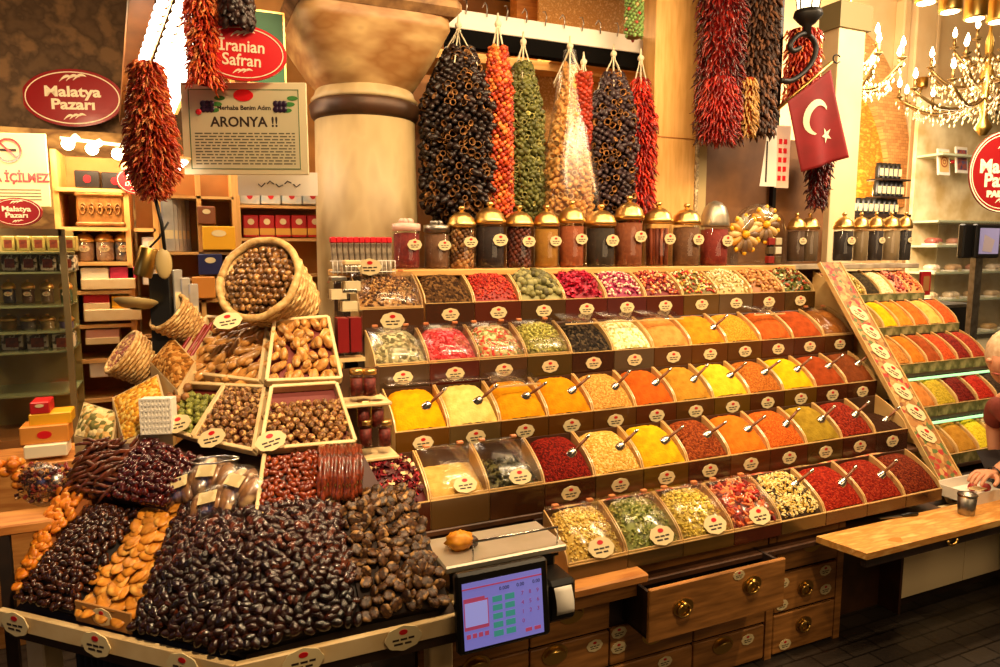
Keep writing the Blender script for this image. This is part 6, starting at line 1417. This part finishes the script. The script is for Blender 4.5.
for i in range(10): a = PI/2+i*PI/5+.2; r_ = .12 if i % 2 == 0 else .048; star.append((.66+r_*1.1*math.cos(a), .66-r_*.8*math.sin(a)))
sb = MB(); ctr = flagf(.66, .66)+Vector((0, -.004, 0)); vs = [ctr]+[flagf(*x)+Vector((0, -.004, 0)) for x in star]; sb.add(vs, [(0, 1+i, 1+(i+1) % 10) for i in range(10)]); sb.build('star', CRW, FL)
p = QY(776, 154, 3.1); k = depth(p)/FPX; t = thing('paper_tags', 'white and pink hang tags with red print below the dark okra', 'tag', M=frame_at(p, -.1))
MB().prism([(-18*k, -32*k), (2*k, -32*k), (0, 25*k), (-6*k, 31*k), (-11*k, 25*k)], -.002, 0).build('white_tag', WHITE, t); MB().box(0, 17*k, -33*k, 28*k, -.003, -.001).build('pink_tag', mat('tag_pink', '#d8b8a0', .5), t)
b = MB()
for i in range(5):
    for j in range(2): b.box((3+6*j)*k, (7+6*j)*k, (-26+9*i)*k, (-21+9*i)*k, -.001, 0)
b.build('red_print', SGR, t)
b = MB()
b.box(-12*k, -10*k, -28*k, 12*k, 0, .001)
b.build('dark_print', INK, t)
# ------------------------------------------------------------------ right hall: arch, mouldings, chandeliers, shelves
YH = 6.9
def hallx(px, py): return QY(px, py, YH)
c_ = hallx(826, 205); ro = (hallx(905, 205)-c_).length*1.12; ri = ro*.72
bm_ = mat('arch_bricks', '#c08a48', .7); nt = bm_.node_tree; br = nt.nodes.new('ShaderNodeTexBrick'); br.inputs['Scale'].default_value = 6; br.inputs['Color1'].default_value = lin('#e0ac68'); br.inputs['Color2'].default_value = lin('#c08a50'); br.inputs['Mortar'].default_value = lin('#8a6238'); br.inputs['Mortar Size'].default_value = .01
tc = nt.nodes.new('ShaderNodeTexCoord'); mp = nt.nodes.new('ShaderNodeMapping'); mp.inputs['Rotation'].default_value = (PI/2, 0, 0); nt.links.new(tc.outputs['Object'], mp.inputs[0]); nt.links.new(mp.outputs[0], br.inputs[0]); nt.links.new(br.outputs[0], nt.nodes['Principled BSDF'].inputs['Base Color'])
b = MB(); n_ = 30; vs = []
for i in range(n_+1):
    a = PI*i/n_*.5
    for r_, y_ in ((ro, 0), (ri, 0), (ri, .15), (ro, .02)): vs.append((r_*math.cos(a)*.9, y_-.08, r_*math.sin(a)*1.35))
b.add(vs, [(4*i+j, 4*i+(j+1) % 4, 4*i+4+(j+1) % 4, 4*i+4+j) for i in range(n_) for j in range(4)])
t = thing('brick_arch', 'brick arch ring on the cream wall behind the cream post', 'arch', c_); b.build('arch_ring', bm_, t)
MB().prism([(0, 0)]+[(ri*math.cos(PI*.5*i/20)*.9, ri*math.sin(PI*.5*i/20)*1.35) for i in range(21)], 0, .02, M=basis((1, 0, 0), (0, 0, 1), (0, -1, 0), (0, .02, 0))).build('niche_brick', mat('niche_gold_stone', '#e0962c', .7, c2=['#b8701c', '#f0b048'], scale=9, bump=.8, stretch=(1, 1, 2)), t)
point('niche_light', c_+Vector((.25, -.35, .12)), 30, .08, (1, .6, .2))
for i, (px0, px1, dz) in enumerate([(896, 903, 0), (906, 926, 0), (929, 933, 0)]):
    a = hallx(px0, 100).x; b_ = hallx(px1, 100).x
    struct(MB().box(a, b_, YH-.05-.04*(i == 1), YH+.1, 0, 5.0, bev=.02).build('trim_%d' % (i+1), CREAMWALL))
a = hallx(893, 100); struct(MB().box(a.x, hallx(936, 100).x, YH-.14, YH+.1, a.z-.04, a.z+.06, bev=.02).build('trim_4', CREAMWALL))
# shelf of small black jars
sj = None; zj = hallx(860, 212).z; YJ = 6.2
shp = QY(858, 213, YJ); t = thing('black_jar_shelf', 'dark wooden shelf of small black jars below the brick arch', 'shelf', shp)
MB().box(-.1, .95, -.02, .79, -.04, 0).build('shelf_board', DARK, t); MB().box(.36, .9, -.02, .2, .2, .22).build('upper_shelf', DARK, t); MB().box(.36, .9, -.02, .2, .42, .44).build('upper_shelf', DARK, t)
k = depth(shp)/FPX
for (x, z, n) in ((.0, 0, 9), (.42, .225, 6), (.44, .445, 5)):
    for i in range(n):
        M = T(shp+Vector((x-.04+.1*i*(.95 if z == 0 else .85), .06, z)))
        if sj is None:
            sj = thing('black_jar', 'small black jar with white label on the dark shelf below the arch', 'jar', M=M, group='black jars on the dark shelf')
            MB().lathe([(.042, 0), (.044, .01), (.044, .14), (.036, .15), (.036, .19)], 12).build('jar_body', BLACK, sj); MB().box(-.026, .026, -.046, -.042, .03, .12).build('jar_label', CREAM, sj)
        else: copy_tree(sj, M)
goodsY = 5.9
# refrigerated glass counters at the far right
gcx = QY(930, 330, goodsY).x; gx1 = QY(1030, 330, goodsY).x; t = thing('glass_counter', 'long glass display counter with lit shelves behind the pole monitor', 'display counter', (gcx, goodsY, 0))
WG = gx1-gcx
PALE = mat('pale_counter', '#e0d0a8', .4)
MB().box(0, WG, .35, .4, 0, QY(940, 90, goodsY).z).build('back_panel', mat('counter_back', '#f0dcb4', .5, c2='#c8a870', scale=3), t)
MB().box(0, WG, 0, .35, 0, .4).build('base', PALE, t)
for y in (105, 152, 220, 245, 272, 300, 335): z = QY(940, y, goodsY).z; MB().box(0, WG, 0, .36, z-.03, z, bev=.004).build('glass_shelf', mat('pale_glass_edge', '#c8d0b0', .2), t)
MB().box(0, WG, -.02, -.01, .4, QY(940, 220, goodsY).z).build('front_glass', GLASS, t)
for j, (y, cs) in enumerate([(245, ['#a8584c', '#c88c74', '#7c3c34']), (272, ['#b87c68', '#e0c8b0', '#c8a078']), (300, ['#e0c8a8', '#c8a478', '#d8b890']), (335, ['#c89c60', '#e0c898', '#b88450'])]):
    z = QY(940, y, goodsY).z
    for i in range(5):
        x = .06+i*WG/5; q = thing('deli_tray', '%s tray of wrapped food on the %s shelf of the glass counter' % (['pinkish', 'reddish', 'tan', 'pale', 'brown'][i], ['upper', 'second', 'third', 'lowest'][j]), 'tray', (gcx+x+.06, goodsY+.12, z), 0, 'food trays in the glass counter')
        b = MB()
        for s_ in range(3): b.ball(1, 10, 6, M=T((-.06+.06*s_, 0, .05)) @ S(.05, .08, .045))
        b.build('wrapped_food', mat('food_'+cs[(i+j) % 3], cs[(i+j) % 3], .35, coat=.3), q); MB().box(-.11, .11, -.09, .09, 0, .02, bev=.004).build('tray_base', WHITE, q); MB().box(-.03, .03, -.095, -.09, .0, .04).build('price_card', CREAM, q)
for i in range(8):
    p = QY(936+8*i, 218, goodsY+.1); q = thing('wine_glass', 'small stemmed glass hanging in the row above the glass counter', 'glass', (p.x, goodsY+.15, QY(940, 152, goodsY).z-.03-.17), 0, 'stemmed glasses above the counter')
    MB().lathe([(.03, 0), (.03, .004), (.005, .01), (.005, .07), (.03, .10), (.032, .15)], 12, cap=False).build('glass_bowl', GLASS, q)
    if i % 3 == 2: MB().lathe([(.028, .1), (.03, .14)], 10).build('red_contents', RED, q)
for i, (px, py, lb, m) in enumerate([(944, 162, 'square framed rosette tile picture on the high shelf', mat('rosette_tile', '#d8b070', .5)), (962, 160, 'blue and red framed tile picture beside the rosette', mat('blue_tile', '#2c4470', .4, c2=['#a8502c', '#3c5c8c'], scale=14))]):
    p = QY(px, py, goodsY+.1); k = depth(p)/FPX; q = thing('tile_picture', lb, 'picture', M=frame_at(p, 0, -.1))
    MB().box(-9*k, 9*k, -13*k, 13*k, -.02, 0, bev=.003).build('picture_frame', WHITE, q); MB().box(-7*k, 7*k, -10*k, 10*k, 0, .004).build('tile', m, q)
    if i == 0:
        b = MB(); ring(b, 5.5*k, 5.5*k, 1.5*k, .004, .006, 24); ring(b, 2.5*k, 2.5*k, 1.2*k, .004, .006, 20); b.build('rosette', mat('rosette_brown', '#a85c2c', .5), q)
# spot lights on the ceiling
for i, (px, y0, y1) in enumerate([(926, -6, 3), (950, -8, 12), (975, -14, 19), (998, -10, 22)]):
    p = QY(px, y1, 4.6); k = depth(p)/FPX; q = thing('brass_spotlight', ['leftmost brass spotlight with its lamp facing us', 'second brass spotlight cylinder from the left', 'third brass spotlight cylinder, hanging lower', 'brass spotlight cylinder at the picture edge'][i], 'spotlight', p, 0, 'brass ceiling spotlights')
    MB().lathe([(10*k, 0), (10.5*k, .02), (10*k, (y1-y0)*k+.1), (4*k, (y1-y0)*k+.12)], 20).build('lamp_body', BRASS, q); MB().lathe([(8*k, -.004), (8*k, .004)], 18).build('lens', glow('spot_lens', '#ffe8c0', 12), q)
    MB().tube([(0, 0, (y1-y0)*k+.1), (0, 0, 1.2)], .012, 6).build('stem', BRASS, q)
FLM = glow('candle_bulb', '#ffe6b0', 26)
CRY = mat('crystal_drop', '#c8ac7c', .05, 0, coat=1, spec=1)
def candelier(px, py, Y, Rpx, tiers, label, stem_top):
    p = QY(px, py, Y); k = depth(p)/FPX; t = thing('chandelier', label, 'chandelier', p)
    stem = MB().lathe([(3*k, -30*k), (8*k, -22*k), (3*k, -12*k), (6*k, 0), (3*k, 14*k), (7*k, 26*k), (3*k, 40*k), (4*k, 60*k), (1.5*k, 70*k), (1.5*k, stem_top*k)], 14).build('stem', BRASS, t)
    cr_ = MB()
    for (R_, z, n, up) in tiers:
        for i in range(n):
            a = 2*PI*i/n+.2; ca, sa = math.cos(a), math.sin(a)
            pt = [(R_*u*k*ca, R_*u*k*sa, (z-10*math.sin(PI*u)*1.3+up*u**3)*k) for u in [q/10 for q in range(11)]]
            ar = MB().tube(pt, [1.6*k]*9+[1.2*k, 1.0*k], 6)
            e = pt[-1]; ar.lathe([(1.2*k, 0), (4.2*k, 2*k), (4.4*k, 2.6*k), (1.6*k, 3*k)], 10, M=T(e)); ar.lathe([(1.5*k, 3*k), (1.5*k, 12*k)], 8, M=T(e))
            o = ar.build('arm', mat('dark_bronze', '#7c6238', .35, .9), t)
            MB().lathe([(.8*k, 12*k), (2.3*k, 15*k), (1.8*k, 18*k), (.3*k, 22*k)], 8, M=T(e)).build('candle_bulb', FLM, o)
            for q in range(9):
                u = q/8; cx_, cy_, cz_ = R_*u*k*ca, R_*u*k*sa, (z-13*math.sin(PI*u)+up*u**3)*k
                for w_ in range(2): cr_.ball(1, 4, 2, M=T((cx_+random.uniform(-2, 2)*k, cy_+random.uniform(-2, 2)*k, cz_-(4+5*w_)*k)) @ S(1.3*k, 1.3*k, 2.4*k))
        n2 = n*6
        for i in range(n2):
            a = 2*PI*i/n2; s_ = .5+.5*abs(math.sin(a*n/2)); cr_.ball(1, 4, 2, M=T((R_*.8*k*math.cos(a), R_*.8*k*math.sin(a), (z-6-8*s_)*k)) @ S(1.5*k, 1.5*k, 2.2*k))
    o = cr_.build('crystal_drops', CRY, t); o['kind'] = 'stuff'
    point('chandelier_light', p+Vector((0, .3, -.1)), 34, .25, (1, .80, .55)); return t
candelier(985, 105, 5.0, 75, [(76, 8, 12, 4), (52, 30, 8, 6), (30, 52, 6, 4)], 'large crystal chandelier with many candle bulbs at the upper right', 125)
candelier(846, 78, 5.2, 50, [(50, -2, 9, 10), (26, 22, 5, 4)], 'smaller crystal chandelier partly hidden behind the cream post', 110)
t = thing('wall_sconce', 'small brass up-light on the cream wall between the chandeliers', 'wall lamp', QY(922, 88, YH-.2)); MB().lathe([(.06, 0), (.07, .02), (.07, .13), (.05, .14)], 14).build('lamp_body', BRASS, t); MB().tube([(0, 0, 0), (0, .04, -.08), (0, .2, -.1)], .014, 6).build('arm', BRASS, t)
t = thing('framed_card', 'small red framed card at the right end of the far stand', 'card', QY(925, 285, 3.15)); MB().box(-.04, .06, 0, .02, -.07, .09, bev=.003).build('frame_body', DRED, t); MB().box(-.02, .04, -.002, 0, -.04, .06).build('card_face', mat('card_face', '#8c5c30', .5), t)

# ------------------------------------------------------------------ person at the right edge
SKIN = mat('skin', '#d89a78', .5, sub=.1); HAIR = mat('pale_hair', '#c8a480', .8, c2='#e0c8a8', scale=40, bump=.6); CLO = mat('coral_jacket', '#8c3a30', .8, c2='#74302a', scale=14, bump=.3); TRO = mat('dark_trousers', '#241c20', .8)
hd = QY(1009, 360, 1.86)
pe = thing('person', 'person with pale hair and coral jacket reaching towards the tray at the edge', 'person', (hd.x+.10, 1.80, 0))
def skinned(name, verts, edges, radii, m, parent, sub=2, root=0):
    me = bpy.data.meshes.new(name); me.from_pydata([tuple(v) for v in verts], edges, []); me.materials.append(m)
    o = bpy.data.objects.new(name, me); COL.objects.link(o); o.parent = parent
    md = o.modifiers.new('skin', 'SKIN'); md.use_smooth_shade = True
    sv = me.skin_vertices[0].data if me.skin_vertices else None
    if sv is None:
        bpy.context.view_layer.objects.active = o; bpy.ops.mesh.customdata_skin_add() if hasattr(bpy.ops.mesh, 'customdata_skin_add') else None; sv = me.skin_vertices[0].data
    for i, r in enumerate(radii): sv[i].radius = (r if isinstance(r, tuple) else (r, r)); sv[i].use_root = (i == root)
    sb_ = o.modifiers.new('subsurf', 'SUBSURF'); sb_.levels = sub; sb_.render_levels = sub; return o
off = Vector(pe.location)
H0 = hd-off; wr = QY(993, 474, 1.86)-off; el = Vector((H0.x+.16, -.05, .80)); shl = Vector((H0.x+.12, .0, H0.z-.20))
V = [Vector((.12, 0, .62)), Vector((.10, 0, .82)), Vector((.09, 0, H0.z-.20)), Vector((H0.x+.03, .03, H0.z-.10)), H0+Vector((0, .0, .0)),
     shl+Vector((0, -.12, 0)), el, wr, Vector((.12, .2, H0.z-.24)), Vector((.16, .25, .75)), Vector((.14, .22, .60)),
     Vector((.10, -.09, .55)), Vector((.11, -.09, .30)), Vector((.12, -.09, .06)), Vector((.06, -.09, .035)), Vector((.14, .09, .55)), Vector((.15, .09, .30)), Vector((.15, .09, .06)), Vector((.09, .09, .035))]
Eg = [(0, 1), (1, 2), (2, 3), (3, 4), (2, 5), (5, 6), (6, 7), (2, 8), (8, 9), (9, 10), (0, 11), (11, 12), (12, 13), (13, 14), (0, 15), (15, 16), (16, 17), (17, 18)]
skinned('body', V, Eg, [.13, .12, .13, .05, .055, .055, .038, .025, .055, .038, .025, .08, .055, .04, .035, .08, .055, .04, .035], SKIN, pe)
skinned('jacket', [V[0]+Vector((0, 0, .04)), V[1], V[2], V[5], V[6], V[6]*.2+V[7]*.8, V[8], V[9]], [(0, 1), (1, 2), (2, 3), (3, 4), (4, 5), (2, 6), (6, 7)], [.155, .15, .155, .075, .055, .042, .075, .05], CLO, pe)
skinned('trousers', [V[0], V[11], V[12], V[13], V[15], V[16], V[17]], [(0, 1), (1, 2), (2, 3), (0, 4), (4, 5), (5, 6)], [.15, .1, .075, .055, .1, .075, .055], TRO, pe)
def headfn(p):
    return 1+.10*max(0, -p.x)*max(0, 1-abs(p.z+.1)*4)*max(0, 1-abs(p.y)*3)-.08*abs(p.y)
hm = MB().ball(1, 24, 18, M=T(H0) @ S(.095, .075, .115), fn=headfn); hm.ball(.012, 8, 6, M=T(H0+Vector((-.09, .03, .0)))); hm.ball(.012, 8, 6, M=T(H0+Vector((-.09, -.03, .0))))
hm.ball(.017, 8, 6, M=T(H0+Vector((.0, -.075, -.01))) @ S(.8, .5, 1.3)).ball(.017, 8, 6, M=T(H0+Vector((.0, .075, -.01))) @ S(.8, .5, 1.3)); hm.build('head', SKIN, pe)
MB().ball(1, 26, 18, M=T(H0+Vector((.012, 0, .026))) @ S(.104, .092, .116), fn=lambda p: 1+.04*noise3(p, 7)).build('hair', HAIR, pe)
MB().ball(.012, 8, 6, M=T(H0+Vector((-.086, 0, -.055))) @ S(.5, 1.6, .4)).build('mouth', mat('lips', '#a8584c', .5), pe)
hv = [wr, wr+Vector((-.035, -.002, .012)), wr+Vector((-.07, -.004, .012))]; he = [(0, 1), (1, 2)]; hr = [.024, (.034, .018), (.034, .016)]
for i in range(4):
    b0_ = len(hv); y_ = -.027+.018*i; L_f = [.055, .066, .060, .046][i]
    hv += [wr+Vector((-.085, y_, .010)), wr+Vector((-.085-L_f*.5, y_*1.1, -.002)), wr+Vector((-.085-L_f*.85, y_*1.1, -.028))]; he += [(2, b0_), (b0_, b0_+1), (b0_+1, b0_+2)]; hr += [.0095, .0085, .007]
b0_ = len(hv); hv += [wr+Vector((-.04, -.042, .0)), wr+Vector((-.07, -.060, -.012)), wr+Vector((-.095, -.062, -.022))]; he += [(1, b0_), (b0_, b0_+1), (b0_+1, b0_+2)]; hr += [.011, .010, .008]
skinned('hand', hv, he, hr, SKIN, pe, 2)
wt = MB().lathe([(.030, -.009), (.033, -.008), (.033, .008), (.030, .009)], 20, cap=False, M=T(wr+Vector((.004, 0, 0))) @ rotm(0, PI/2, 0)).build('watch_strap', BLACK, pe)
MB().lathe([(.014, 0), (.015, .004), (.012, .006)], 16, M=T(wr+Vector((.004, -.031, .008))) @ rotm(PI/2+.3, 0, 0)).build('watch_face', GOLD, wt)
